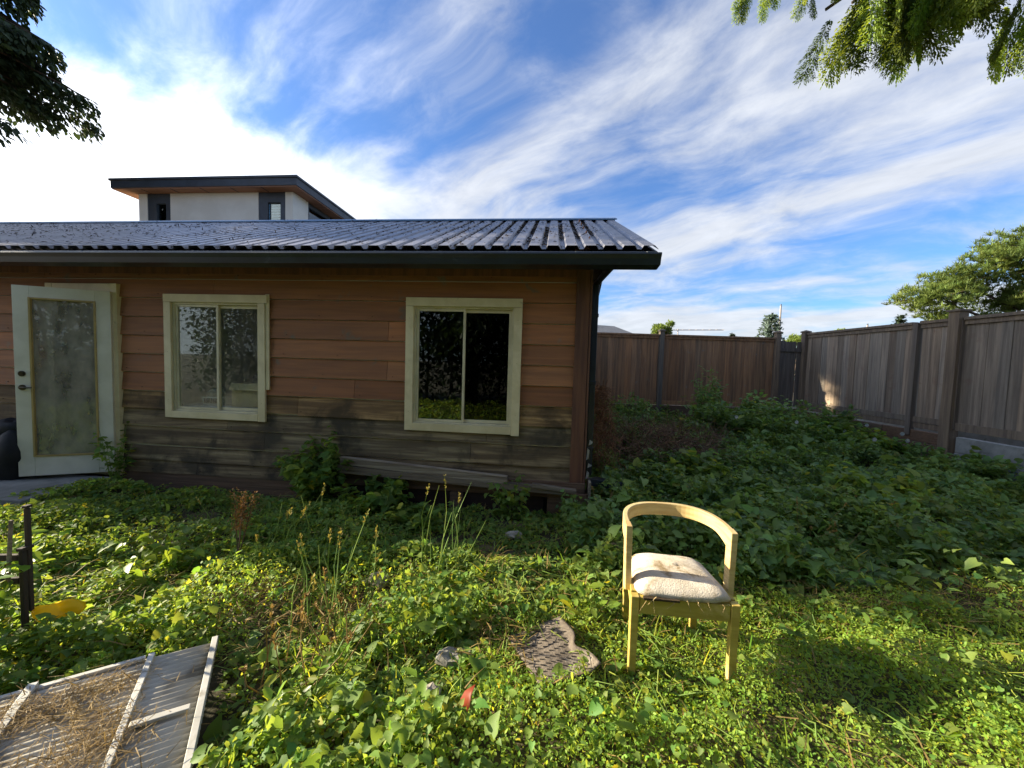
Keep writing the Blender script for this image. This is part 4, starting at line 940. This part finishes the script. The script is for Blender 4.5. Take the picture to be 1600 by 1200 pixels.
# ---------------------------------------------------------------- things lying in the weeds
def litter():
    # corrugated panel with pale battens
    T = thing('corrugated_panel', 'clear corrugated plastic panel with pale battens lying in the weeds', 'panel', (-1.395, 1.80, .10), 0)
    ux = Vector((-.857, -.515, 0)); uy = Vector((.52, -.854, 0)); up3 = Vector((0, 0, 1))
    def pp(a, b, c=0): return ux*a+uy*b+up3*(c+.02*math.sin(a*2.0)-.02*b)
    m = MB(); na, nb = 90, 6; Lb, La = 1.25, 1.75
    vs = [pp(La*i/na, Lb*j/nb, .013*math.sin(Lb*0+ (La*i/na)*2*math.pi/.076)*0) for i in range(1) for j in range(1)]
    nb = 252; na = 8; vs = []; 
    for i in range(na+1):
        for j in range(nb+1): vs.append(pp(La*i/na, Lb*j/nb, .0055*math.sin(j*2*math.pi/6)))
    m.add(vs, [(i*(nb+1)+j, i*(nb+1)+j+1, (i+1)*(nb+1)+j+1, (i+1)*(nb+1)+j) for i in range(na) for j in range(nb)])
    o = m.build('sheet', M['plastic_panel'], T, smooth=True); so = o.modifiers.new('thickness', 'SOLIDIFY'); so.thickness = .003
    def batten(a0, b0, a1, b1, w, z=.014, tint=(1, 1, 1)):
        d = Vector((a1-a0, b1-b0)).normalized(); nx = Vector((-d.y, d.x))*w/2
        c = [(a0+nx.x, b0+nx.y), (a1+nx.x, b1+nx.y), (a1-nx.x, b1-nx.y), (a0-nx.x, b0-nx.y)]
        mm = MB(); mm.hexa([pp(*q, z) for q in c]+[pp(*q, z+.014) for q in c], tint); mm.build('batten', M['white_frame'], T, .002)
    batten(.012, -.01, .012, Lb, .024); batten(.24, .0, .235, Lb, .022, .014, (1.05, 1.05, 1.05)); batten(.60, .0, .61, Lb, .03); batten(1.05, 0, 1.05, Lb, .04); batten(.045, .40, .22, .40, .026, .0135); batten(.26, .012, 1.7, .012, .02, .012, (.9, .9, .9))
    # dry needles and grass heaped on the sheet
    n = 26000; a = RNG.random(n)*1.35+.05; b = RNG.random(n)*1.15; BL = ((.42, .14, .16, .07), (.55, .20, .16, .06), (.35, .30, .09, .10), (.70, .16, .14, .08), (.78, .30, .10, .12), (.28, .42, .10, .05), (.5, .55, .3, .12), (.95, .25, .2, .12), (.6, .85, .4, .15)); w = sum(np.exp(-((a-p)/u)**2-((b-q)/v)**2) for p, q, u, v in BL); keep = RNG.random(n) < np.clip(w*(.3+1.2*vnoise(a*9+2, b*9+7)), .015, 1); a, b = a[keep], b[keep]
    pos = np.array([pp(p, q, .010+random.random()*.03) for p, q in zip(a, b)]); dd = RNG.normal(0, 1, (len(pos), 3))*np.array([1, 1, .22])
    T2 = leaves('dry_thatch', M['straw'], pos+np.array([-1.395, 1.80, .10]), dd, RNG.uniform(.02, .07, len(pos)), NEEDLE, tint=RNG.uniform(.6, 1.25, (len(pos), 1))*np.array([[1, .93, .82]])); tag(T2, 'dry brown grass and needles heaped on the corrugated panel', 'dead grass', kind='stuff')
    # rubber mat
    T = thing('rubber_mat', 'grey slotted rubber mat with a curled right edge beside the chair', 'mat', (.24, 1.86, .045), R(24))
    def mz(x, y): return .02+.024*sm(x, .10, .18)*(1-.5*sm(y, 0, .2))+.012*math.sin(x*17)*math.sin(y*13)
    nx, ny = 26, 30; W2, H2 = .165, .185
    vs = []
    for i in range(nx+1):
        for j in range(ny+1):
            x = -W2+2*W2*i/nx; y = -H2+2*H2*j/ny; x2 = x-(.05*math.exp(-((y+.04)/.05)**2))*sm(x, .06, .17)
            vs.append((float(x2), y+.006*math.sin(x*12), float(mz(x, y))))
    m = MB(); m.add(vs, [(i*(ny+1)+j, (i+1)*(ny+1)+j, (i+1)*(ny+1)+j+1, i*(ny+1)+j+1) for i in range(nx) for j in range(ny)])
    o = m.build('mat', M['rubber'], T, smooth=True); so = o.modifiers.new('thickness', 'SOLIDIFY'); so.thickness = .008; so.offset = -1
    m = MB()
    for i in range(9):
        for j in range(11):
            x = -.14+i*.030+(j % 2)*.015; y = -.185+j*.0365
            if x > .15: continue
            z = float(mz(x, y)); y2 = y+.006*math.sin(x*12); c, s = math.cos(-.45), math.sin(-.45)
            q = [(x+c*a-s*b, y2+s*a+c*b) for a, b in ((-.0115,-.0024),(.0115,-.0024),(.0115,.0024),(-.0115,.0024))]
            m.hexa([(p[0], p[1], float(mz(p[0], p[1]))-.004) for p in q]+[(p[0], p[1], float(mz(p[0], p[1]))+.0025) for p in q])
    m.build('slot_pattern', M['rubber_slot'], T)['kind'] = 'stuff'
    # pale stones, wood block, stick, red leaf, yellow bag
    for (x, y, r, lb, sd, tn) in ((-.88, 2.55, (.08, .06, .05), 'rough pale stone among the tall grass stems', 1, (.85, .8, .68)), (-.33, 1.60, (.055, .06, .035), 'small pale stone nearest the red leaf', 2, (.8, .78, .74)), (-.245, 1.84, (.085, .05, .035), 'flat grey stone left of the rubber mat', 3, (.6, .62, .62)), (.05, 3.3, (.09, .04, .03), 'whitish stone in the shade before the house', 4, (.8, .8, .8)), (.62, 3.1, (.06, .05, .03), 'small white stone left of the wood block', 5, (1.3, 1.3, 1.25))):
        m = MB(); z = float(ground_z(x, y)); lump(m, (0, 0, r[2]*.5+.03), r, sd, 10, 7, .5, tn); o = m.build('stone', M['stone'], None); o.location = (x, y, z); tag(o, lb, 'stone')
    o = MB().hexa([(-.10,-.035,0),(.08,-.05,0),(.09,.03,0),(-.09,.045,0),(-.10,-.035,.085),(.08,-.05,.10),(.09,.03,.10),(-.09,.045,.085)]).build('wood_block', M['fresh_wood'], None, .004); o.location = (.84, 2.93, float(ground_z(.84, 2.93))+.06); o.rotation_euler = (0, .05, R(28)); tag(o, 'pale offcut of timber lying behind the chair', 'wood block')
    o = leaves('fallen_leaf', M['red_leaf'], np.array([[0, 0, 0.]]), np.array([[.25, .5, .8]]), np.array([.075]), HEART, roll=np.array([.5]), tint=np.ones((1, 3))); o.location = (-.145, 1.46, .13); tag(o, 'reddish brown fallen leaf standing up in the foreground weeds', 'leaf'); s = o.modifiers.new('thickness', 'SOLIDIFY'); s.thickness = .001
    T = thing('yellow_bag', 'crumpled yellow plastic bag at the foot of the dark rail frame', 'bag', (-2.27, 1.88, .15), R(12))
    m = MB(); lump(m, (0, 0, .03), (.078, .040, .034), 14, 26, 14, .6); m.build('bag', M['yellow_plastic'], T, smooth=True)
    # dark post and rails at the left edge
    T = thing('rail_frame', 'dark weathered post and rail frame standing at the left edge', 'frame', (-2.36, 1.82, 0), R(4))
    m = MB(); m.box((-.010, -.010, -.1), (.010, .010, .515)); m.build('post', M['dark_wood'], T, .003)
    m = MB(); m.box((-.008, .016, .20), (.010, .034, .72)); m.box((-.012, .012, .722), (.014, .038, .735)); m.build('post', M['dark_wood'], T, .003)
    m = MB(); m.box((-1.33, -.014, -.1), (-1.30, .014, .72)); m.build('post', M['dark_wood'], T, .003)
    m = MB(); m.box((-.016, -.013, .517), (.013, .04, .533)); m.build('arm', M['dark_wood'], T, .003)
    for z in (.50, .385): m = MB(); m.box((-1.299, -.009, z-.03), (-.013, .009, z), wood_tint(.08)); m.build('rail', M['dark_wood'], T, .002)
    m = MB(); m.hexa([(-.05,-.03,.36),(-.035,-.03,.36),(-.035,-.02,.36),(-.05,-.02,.36),(-.022,-.03,.68),(-.010,-.03,.68),(-.010,-.02,.68),(-.022,-.02,.68)], (1.3, 1.3, 1.3)); m.build('leaning_slat', M['old_timber'], T, .001)
litter()

# ---------------------------------------------------------------- ground cover and plants
def in_house(x, y, pad=.0):
    hx = (x-HX)*math.cos(HA)+(y-HY)*math.sin(HA); hy = -(x-HX)*math.sin(HA)+(y-HY)*math.cos(HA)
    return (hx < .10+pad) & (hx > XL-.2) & (hy > -.10-pad) & (hy < DEP+.1+pad), hx, hy
def hole(x, y, cx, cy, rx, ry, a=0):
    c, s = math.cos(a), math.sin(a); u = (x-cx)*c+(y-cy)*s; v = -(x-cx)*s+(y-cy)*c; return (u/rx)**2+(v/ry)**2 < 1
def on_panel(x, y):
    dx, dy = x+1.395, y-1.80; a = -.857*dx-.515*dy; b = .52*dx-.854*dy
    return (a > -.03) & (a < 1.78) & (b > -.03) & (b < 1.27)
def free(x, y):
    ok = ~in_house(x, y)[0] & ~hole(x, y, .25, 1.86, .13, .15, R(24)) & (x < 7.3) & (y < 9.7)
    return ok & ~hole(x, y, *house_pt(-6.2, -.5)[:2], .75, .35)

def scatter(n, x0, x1, y0, y1, dens=None):
    x = RNG.uniform(x0, x1, n); y = RNG.uniform(y0, y1, n); ok = free(x, y)
    if dens is not None: ok &= RNG.random(n) < dens(x, y)
    return x[ok], y[ok]
def leafset(x, y, zlo, zhi, size, tilt=.55, vary=.23):
    n = len(x); a = RNG.uniform(0, 2*np.pi, n); t = RNG.normal(.15, tilt, n)
    d = np.stack((np.cos(a)*np.cos(t), np.sin(a)*np.cos(t), -np.sin(t)), 1)
    hump = .10+1.5*sm(.6*vnoise(x*2.4+9, y*2.9)+.4*vnoise(x*6.1, y*6.7+3), .28, .72)
    z = ground_z(x, y)+zlo+(zhi-zlo)*RNG.random(n)**.8*hump
    return np.stack((x, y, z), 1), d, size*RNG.lognormal(0, vary, n)
def tints(x, y, sd=.17, yellow=.12):
    n = len(x); g = 1+RNG.normal(0, sd, n)+.25*(vnoise(x*1.4, y*1.4+30)-.5); h = RNG.normal(0, yellow, n)
    c = np.stack((g*(1+h), g, g*(1-.3*np.abs(h))), 1)
    old = RNG.random(n) < .04; c[old] *= np.array([1.7, 1.15, .7]); return c

def ground_cover():
    def patch(x, y): return .16+.9*sm(.55*vnoise(x*1.6+20, y*1.6)+.45*vnoise(x*5.2, y*5.6+9), .24, .56)
    # creeping bindweed leaves over the whole yard
    def d1(x, y):
        chick = sm(x, -.5, .1)*(1-sm(y, 2.05, 2.5))
        bare = hole(x, y, -1.25, 2.3, .62, .30, .2) | hole(x, y, 2.3, 2.45, 1.0, .16) | hole(x, y, .03, 1.9, .16, .22)
        return np.clip(patch(x, y)*(1-.86*chick)*np.where(bare, .12, 1)*np.where(on_panel(x, y), 0, 1), 0, 1)
    x, y = scatter(165000, -6.6, 4.6, .85, 4.75, d1); p, d, s = leafset(x, y, .02, .155, .030, .62, .34)
    nearwall = sm(in_house(p[:, 0], p[:, 1])[2], -1.7, -.5)*(p[:, 0] < 1.1); p[:, 2] -= (p[:, 2]-ground_z(p[:, 0], p[:, 1]))*.55*nearwall
    o = leaves('ground_cover', M['leaf'], p, d, s, HEART, tint=tints(x, y)); tag(o, 'mat of heart shaped bindweed leaves covering the yard in front of the house', 'ground cover', kind='stuff')
    x, y = scatter(115000, .5, 7.35, 2.5, 9.7, lambda x, y: patch(x, y)*np.where(y > 3.6, 1, .8)); p, d, s = leafset(x, y, .02, .23, .044, .6, .40)
    p[:, 2] += .15*sm(vnoise(x*.8+2, y*.8+5), .45, .8)*sm(y, 4.2, 6.5)*(1-sm(x, 5.8, 6.8))
    o = leaves('undergrowth', M['leaf_bush'], p, d, s, HEART, tint=tints(x, y, .2, .08)); tag(o, 'deep dark green undergrowth filling the shaded yard towards the fence', 'undergrowth', kind='stuff')
    # small chickweed in the sunny foreground
    def d2(x, y): return sm(x+.25*(vnoise(x*2, y*2)-.5), -.75, -.1)*(1-sm(y+.5*(vnoise(x*1.7+3, y*1.7)-.5), 2.15, 2.75))*(.55+.6*vnoise(x*3, y*3+4))
    x, y = scatter(160000, -1.0, 4.2, .85, 2.9, d2); p, d, s = leafset(x, y, .015, .10, .0165, .65)
    o = leaves('chickweed', M['leaf_bright'], p, d, s, OVAL, tint=tints(x, y, .18, .1)); tag(o, 'carpet of tiny bright chickweed leaves around the chair', 'ground cover', kind='stuff')
    def d3(x, y): return (1-sm(x, -.6, .0))*(.15+.85*sm(vnoise(x*2.3+40, y*2.3), .45, .7))*np.where(on_panel(x, y), 0, 1)
    x, y = scatter(60000, -3.6, .0, .85, 3.3, d3); p, d, s = leafset(x, y, .015, .12, .020, .65)
    o = leaves('small_weeds', M['leaf_bright'], p, d, s, OVAL, tint=tints(x, y, .2, .14)); tag(o, 'small mixed weeds threaded through the bindweed at the left', 'weeds', kind='stuff')
    # straw and dead grass in the thin places
    def d4(x, y):
        a = np.exp(-(((x+1.3)/.75)**2+((y-2.3)/.33)**2))+.9*np.exp(-(((x-2.2)/1.3)**2+((y-2.45)/.22)**2))+np.exp(-(((x-.02)/.16)**2+((y-1.88)/.22)**2))+.07
        return np.clip(a, 0, 1)*np.where(on_panel(x, y), .2, 1)
    x, y = scatter(60000, -5, 5, .9, 4.2, d4); n = len(x); a = RNG.uniform(0, 6.28, n)
    p = np.stack((x, y, ground_z(x, y)+.01+.09*RNG.random(n)), 1); d = np.stack((np.cos(a), np.sin(a), RNG.normal(.12, .3, n)), 1)
    o = leaves('dead_grass', M['straw'], p, d, RNG.uniform(.04, .16, n), BLADE, tint=RNG.uniform(.6, 1.3, (n, 1))*np.array([[1, .95, .85]])); tag(o, 'straw coloured dead grass in the thin patches of the yard', 'dead grass', kind='stuff')
    x, y = scatter(26000, -7.5, 7.3, -4.6, .9); p, d, s = leafset(x, y, .02, .16, .06)
    o = leaves('weeds', M['leaf'], p, d, s, HEART, tint=tints(x, y)); tag(o, 'bindweed on the near side of the yard mirrored low in the windows', 'weeds', kind='stuff')
    m = MB(); random.seed(90)
    for i in range(900):
        x = random.uniform(-3.6, 4.6); y = random.uniform(.9, 4.2)
        if not bool(free(np.array([x]), np.array([y]))[0]) or bool(on_panel(x, y)): continue
        a = random.uniform(0, 6.28); P = []
        for k in range(6):
            P.append((x, y, float(ground_z(x, y))+.03+.07*random.random())); a += random.gauss(0, .5); x += math.cos(a)*.07; y += math.sin(a)*.07
        m.tube(P, [.0026, .0026, .0024, .002, .0016, .001], 4, random.choice(((1, 1, 1), (1.25, 1.0, .7), (.8, .9, .7), (1.5, 1.2, .8))))
    tag(m.build('runners', M['stem_green'], None), 'thin trailing bindweed runners threading through the leaves', 'runners', kind='stuff')
    # green grass blades
    def d5(x, y): return .10+.9*np.exp(-(((x-1.9)/1.4)**2+((y-2.35)/.3)**2))+.5*np.exp(-(((x+.75)/.6)**2+((y-2.1)/.5)**2))
    x, y = scatter(16000, -5, 5, .9, 3.6, lambda x, y: d5(x, y)*np.where(on_panel(x, y), 0, 1)); n = len(x); a = RNG.uniform(0, 6.28, n)
    p = np.stack((x, y, ground_z(x, y)), 1); d = np.stack((np.cos(a)*.6, np.sin(a)*.6, np.full(n, .8)), 1)
    o = leaves('grass', M['leaf_bright'], p, d, RNG.uniform(.06, .18, n), BLADE, tint=tints(x, y, .2, .15)*np.array([1.15, 1.05, .7])); tag(o, 'thin green grass blades growing through the weeds', 'grass', kind='stuff')
ground_cover()

def plant(name, label, cat, loc, spread, height, nstem, nleaf, mat, size, shape=HEART, stem_mat=None, group=None, arch=.5, stem_r=.004, tint_mul=(1, 1, 1), seed=0, start=.15):
    """stems rising from one crown, leaves along them"""
    random.seed(seed)
    z = float(ground_z(loc[0], loc[1])) if len(loc) == 2 else loc[2]
    T = thing(name, label, cat, (loc[0], loc[1], z), 0, group); m = MB(); pos, dr = [], []
    for i in range(nstem):
        a = random.uniform(0, 6.28); r = spread*random.uniform(.25, 1)**.7; h = height*random.uniform(.6, 1.05)*(1-.35*(r/max(spread, 1e-3))**2)
        b = Vector((math.cos(a)*r*.15, math.sin(a)*r*.15, -.02)); e = Vector((math.cos(a)*r, math.sin(a)*r, h)); mid = b.lerp(e, .5)+Vector((0, 0, h*arch*.4)); P = [(1-t)**2*b+2*t*(1-t)*mid+t*t*e for t in (0, .2, .4, .6, .8, 1)]
        m.tube(P, [stem_r*(1-.12*k) for k in range(6)], 4)
        n = max(1, nleaf//nstem); t = start+(1-start)*RNG.random(n); q = np.outer((1-t)**2, b)+np.outer(2*t*(1-t), mid)+np.outer(t*t, e); q += RNG.normal(0, size*.55, (n, 3)); pos.append(q)
        d = unit(n); d[:, 2] = d[:, 2]*.5+.05; dr.append(d+np.array([math.cos(a), math.sin(a), 0])*.35)
    m.build('stems', stem_mat or M['stem_green'], T)
    pos = np.concatenate(pos); n = len(pos); t = tints(pos[:, 0]*7, pos[:, 1]*7, .18, .09)*np.array(tint_mul)
    leaves('foliage', mat, pos, np.concatenate(dr), size*RNG.lognormal(0, .25, n), shape, parent=T, tint=t)
    return T

def flower(T, p, r):
    r *= .7
    """white trumpet of the bindweed"""
    n = 10; vs = [(p[0], p[1]+.03, p[2]-.02)]
    for k, (rr, dy) in enumerate(((r*.35, .0), (r, -.02))):
        for j in range(n): a = 2*math.pi*j/n; vs.append((p[0]+math.cos(a)*rr, p[1]+dy, p[2]+math.sin(a)*rr*.9+dy*.3))
    fs = [(0, 1+j, 1+(j+1) % n) for j in range(n)]+[(1+j, 1+n+j, 1+n+(j+1) % n, 1+(j+1) % n) for j in range(n)]
    m = MB(); m.add(vs, fs); o = m.build('flower', M['petal'], T, smooth=True); s = o.modifiers.new('thickness', 'SOLIDIFY'); s.thickness = .003

def plants():
    wp = house_pt
    a = wp(-2.86, -.16); plant('climbing_vine', 'leafy bindweed clump climbing the wall between the two windows', 'climber', (a.x, a.y), .36, .80, 30, 1300, M['leaf'], .066, seed=31, arch=.15, tint_mul=(.85, .9, .9))
    a = wp(-2.1, -.30); plant('climbing_vine', 'low leafy vine mound below the propped grey board', 'climber', (a.x, a.y), .42, .34, 18, 560, M['leaf'], .07, seed=32, tint_mul=(.85, .9, .9))
    a = wp(-.72, -.30); plant('climbing_vine', 'thin straggly vine by the short board near the house corner', 'climber', (a.x, a.y), .26, .44, 10, 170, M['leaf'], .055, seed=33, tint_mul=(.85, .9, .9))
    a = wp(-5.30, -.17); plant('climbing_vine', 'straggly vine creeping up the right door jamb', 'climber', (a.x, a.y), .20, .95, 9, 150, M['leaf'], .05, seed=34, arch=.2, tint_mul=(.8, .85, .85))
    a = wp(-1.5, -.62); plant('climbing_vine', 'small vine clump in the middle of the shaded strip before the house', 'climber', (a.x, a.y), .3, .25, 10, 160, M['leaf'], .06, seed=35)
    # shrubs at the back
    T = plant('bramble_bush', 'large dark bramble thicket before the middle of the back fence', 'bush', (4.6, 7.7), 1.15, 1.0, 60, 2600, M['leaf_bush'], .095, OVAL, seed=41, arch=.6, stem_r=.007)
    for p in ((-.6, -.9, .55), (.4, -1.0, .5)): flower(T, p, .045)
    plant('bramble_bush', 'tall upright bush with a sprig reaching up the back fence', 'bush', (4.25, 8.5), .45, 1.55, 22, 700, M['leaf_bush'], .08, OVAL, seed=42, arch=.1, stem_r=.007)
    T = plant('bramble_bush', 'dark thicket in the far corner below the side fence', 'bush', (6.3, 7.9), .95, .85, 46, 1900, M['leaf_bush'], .09, OVAL, seed=43, arch=.6, stem_r=.007)
    for p in ((-.35, -.75, .45), (-.1, -.8, .38), (.35, -.75, .5)): flower(T, p, .05)
    T = plant('bramble_bush', 'bindweed covered mound along the foot of the side fence', 'bush', (6.35, 6.9), .65, .50, 34, 1300, M['leaf'], .085, HEART, seed=44, arch=.6, tint_mul=(.85, .9, .9))
    for p in ((.15, -.55, .5), (.3, -.5, .38), (-.35, -.6, .40)): flower(T, p, .055)
    plant('bramble_bush', 'low green bush behind the dead brush at the back', 'bush', (2.7, 8.9), .8, .75, 34, 1200, M['leaf_bush'], .085, OVAL, seed=45, arch=.6, stem_r=.006)
    plant('weed_plant', 'leafy green weeds in the shade left of the chair back', 'weed', (2.35, 4.9), .55, .42, 18, 420, M['leaf'], .09, HEART, seed=46)
    plant('weed_plant', 'broad leaved weeds in the shade along the right of the yard', 'weed', (4.2, 4.3), .6, .38, 18, 380, M['leaf'], .095, HEART, seed=47)
    plant('weed_plant', 'tall dock weeds right of the wood block in the shade', 'weed', (2.1, 3.35), .38, .34, 12, 200, M['leaf'], .085, HEART, seed=48)
    plant('weed_plant', 'nettle clump below the tall thick fence post', 'weed', (6.75, 5.6), .6, .5, 20, 520, M['leaf_bush'], .085, HEART, seed=49)
    # dead brush and the dried vine hanging by the house corner
    def tangle(name, label, loc, r, h, n, seed, up):
        random.seed(seed); T = thing(name, label, 'brush', (*loc, float(ground_z(*loc)))); m = MB()
        for i in range(n):
            a = random.uniform(0, 6.28); q = random.random()**.5; p = Vector((math.cos(a)*r*q, math.sin(a)*r*q, random.random()**.8*h*(1-.55*q))); P = [p]; d = Vector((random.gauss(0, 1), random.gauss(0, 1), random.gauss(0, .6)+up)).normalized()
            for k in range(5):
                d = (d+Vector((random.gauss(0, .4), random.gauss(0, .4), random.gauss(0, .3)))).normalized(); P.append(P[-1]+d*random.uniform(.05, .13)); P[-1].z = max(.0, P[-1].z)
            m.tube(P, [.005, .0045, .004, .003, .0025, .0015], 4, wood_tint(.22, .06))
        m.build('twigs', M['dead'], T); return T
    tangle('dead_brush', 'heap of dead brown brush behind the house corner', (2.35, 6.3), 1.0, .62, 1100, 51, .2)
    tangle('dead_brush', 'flattened dead twigs before the dark bramble thicket', (3.3, 6.9), .75, .40, 500, 52, .1)
    random.seed(53); T = thing('dead_vine', 'reddish brown bundle of dried vine hanging beside the house corner', 'dead vine', (1.28, 5.1, 0)); m = MB()
    for i in range(620):
        a = random.uniform(0, 6.28); z = random.random()**.75; rr = (.06+.20*(1-z)**1.1)*random.random()**.5
        p = Vector((math.cos(a)*rr-.10*z, math.sin(a)*rr, .03+z*1.22)); P = [p]; d = Vector((random.gauss(0, .5), random.gauss(0, .5), random.gauss(-.5, .7))).normalized()
        for k in range(4): d = (d+Vector((random.gauss(0, .45), random.gauss(0, .45), random.gauss(-.1, .35)))).normalized(); P.append(P[-1]+d*random.uniform(.03, .08)); P[-1].z = max(.0, P[-1].z)
        m.tube(P, [.0035, .0033, .003, .0025, .0015], 4, tuple(v*c for v, c in zip(wood_tint(.2, .06), (1.2, 1.0, .85))))
    m.build('twigs', M['dead'], T)
    plant('weed_plant', 'tall leafy weeds added out of view left of the corrugated panel to throw shade across it', 'weed', (-2.62, 1.80), .34, .62, 16, 260, M['leaf_dock'], .06, OVAL, seed=50)  # out of view, added for the shade bands on the panel
    # broad leaved docks in the sun
    for (x, y, sp, h, nl, lb, sd) in ((.50, 2.22, .17, .20, 60, 'broad leaved dock just left of the chair front leg', 61), (-.38, 2.02, .20, .22, 60, 'broad leaved dock left of the rubber mat', 62), (-.30, 1.48, .14, .14, 30, 'broad leaved dock beside the red leaf', 63), (-.85, 1.62, .22, .24, 70, 'broad leaved dock between the panel and the tall stems', 64), (-.12, 2.15, .14, .2, 34, 'broad leaved dock behind the rubber mat', 65), (2.15, 1.62, .16, .14, 26, 'broad leaved dock in the sunny right corner', 66), (.42, 1.45, .12, .1, 16, 'small dock at the bottom middle of the chickweed', 67), (-2.35, 2.55, .3, .32, 110, 'yellow green bushy weed behind the dark rail frame', 68), (-2.75, 2.0, .22, .55, 46, 'bright broad weed growing through the dark rail frame', 69)):
        plant('dock_plant', lb, 'weed', (x, y), sp, h, 9, nl, M['leaf_dock'], .058 if sd in (68, 69, 64) else .068, HEART if sd in (62, 68) else OVAL, seed=sd, tint_mul=(1.12, 1.08, .9))
    # tall stems
    for (x, y, n, h, sp, lb, sd, mt, seeds) in ((-1.0, 2.15, 24, .62, .24, 'tall yellow green grass stems in the middle of the foreground', 71, 'stem_green', .5), (-.52, 2.62, 14, .66, .20, 'tall pale stems left of the rubber mat in the half shade', 72, 'stem_green', .3), (-1.55, 2.75, 10, .55, .16, 'tall thin green stems before the left window', 73, 'stem_green', .2), (-1.75, 2.65, 8, .5, .13, 'slender stems right of the brown seed head', 74, 'stem_green', .2), (-2.42, 3.15, 6, .42, .10, 'two thin stems in front of the door frame', 75, 'stem_green', .2), (-.95, 1.75, 18, .38, .2, 'short seeding yellow stems above the panel edge', 76, 'straw', .8), (.95, 3.9, 8, .40, .15, 'pale dry stems behind the chair', 77, 'straw', .4), (2.6, 3.2, 9, .36, .25, 'dry brown stems in the shade behind the chair shadow', 78, 'straw', .8), (3.3, 3.5, 9, .36, .25, 'dry stalks at the right among the shaded leaves', 79, 'straw', .6)):
        random.seed(sd); T = thing('grass_tuft', lb, 'grass', (x, y, float(ground_z(x, y)))); m = MB(); sd_p, sd_d = [], []
        for i in range(n):
            a = random.uniform(0, 6.28); r = sp*random.random()**.5; le = random.uniform(.03, .22); b = Vector((math.cos(a)*r, math.sin(a)*r, -.02)); e = b+Vector((random.gauss(.05, .10), random.gauss(0, .08), h*random.uniform(.6, 1.1))); mid = b.lerp(e, .6)+Vector((random.gauss(0, .03), random.gauss(0, .03), .02)); m.tube([b, mid, e], [.0034, .0028, .0014], 4, wood_tint(.12, .05))
            if random.random() < seeds:
                k = 16; t = RNG.uniform(.6, 1, k); sd_p.append(np.outer(1-t, mid)+np.outer(t, e)); sd_d.append(unit(k)*.6+np.array([0, 0, .7]))
        m.build('stalks', M[mt], T)
        if sd_p: tag(leaves('seed_heads', M['straw'], np.concatenate(sd_p), np.concatenate(sd_d), RNG.uniform(.010, .026, sum(map(len, sd_p))), OVAL, parent=T, tint=np.tile([1.05, 1.15, .62] if mt != 'straw' else [1., .9, .7], (sum(map(len, sd_p)), 1))), kind='stuff')
    random.seed(80); T = thing('seeding_dock', 'rusty brown seeding dock stalk in front of the door and left window', 'weed', (-2.0, 2.78, 0)); m = MB(); ps = []
    for i in range(5):
        e = Vector((random.gauss(0, .06), random.gauss(0, .05), random.uniform(.34, .50))); m.tube([(0, 0, -.02), e*.5, e], [.005, .004, .002], 5); t = RNG.uniform(.45, 1, 120); ps.append(np.outer(t, e)+RNG.normal(0, .014, (120, 3)))
    m.build('stalks', M['dead'], T); ps = np.concatenate(ps); leaves('seed_heads', M['straw'], ps, unit(len(ps)), RNG.uniform(.012, .024, len(ps)), OVAL, parent=T, tint=np.tile([1.1, .75, .5], (len(ps), 1)))
plants()
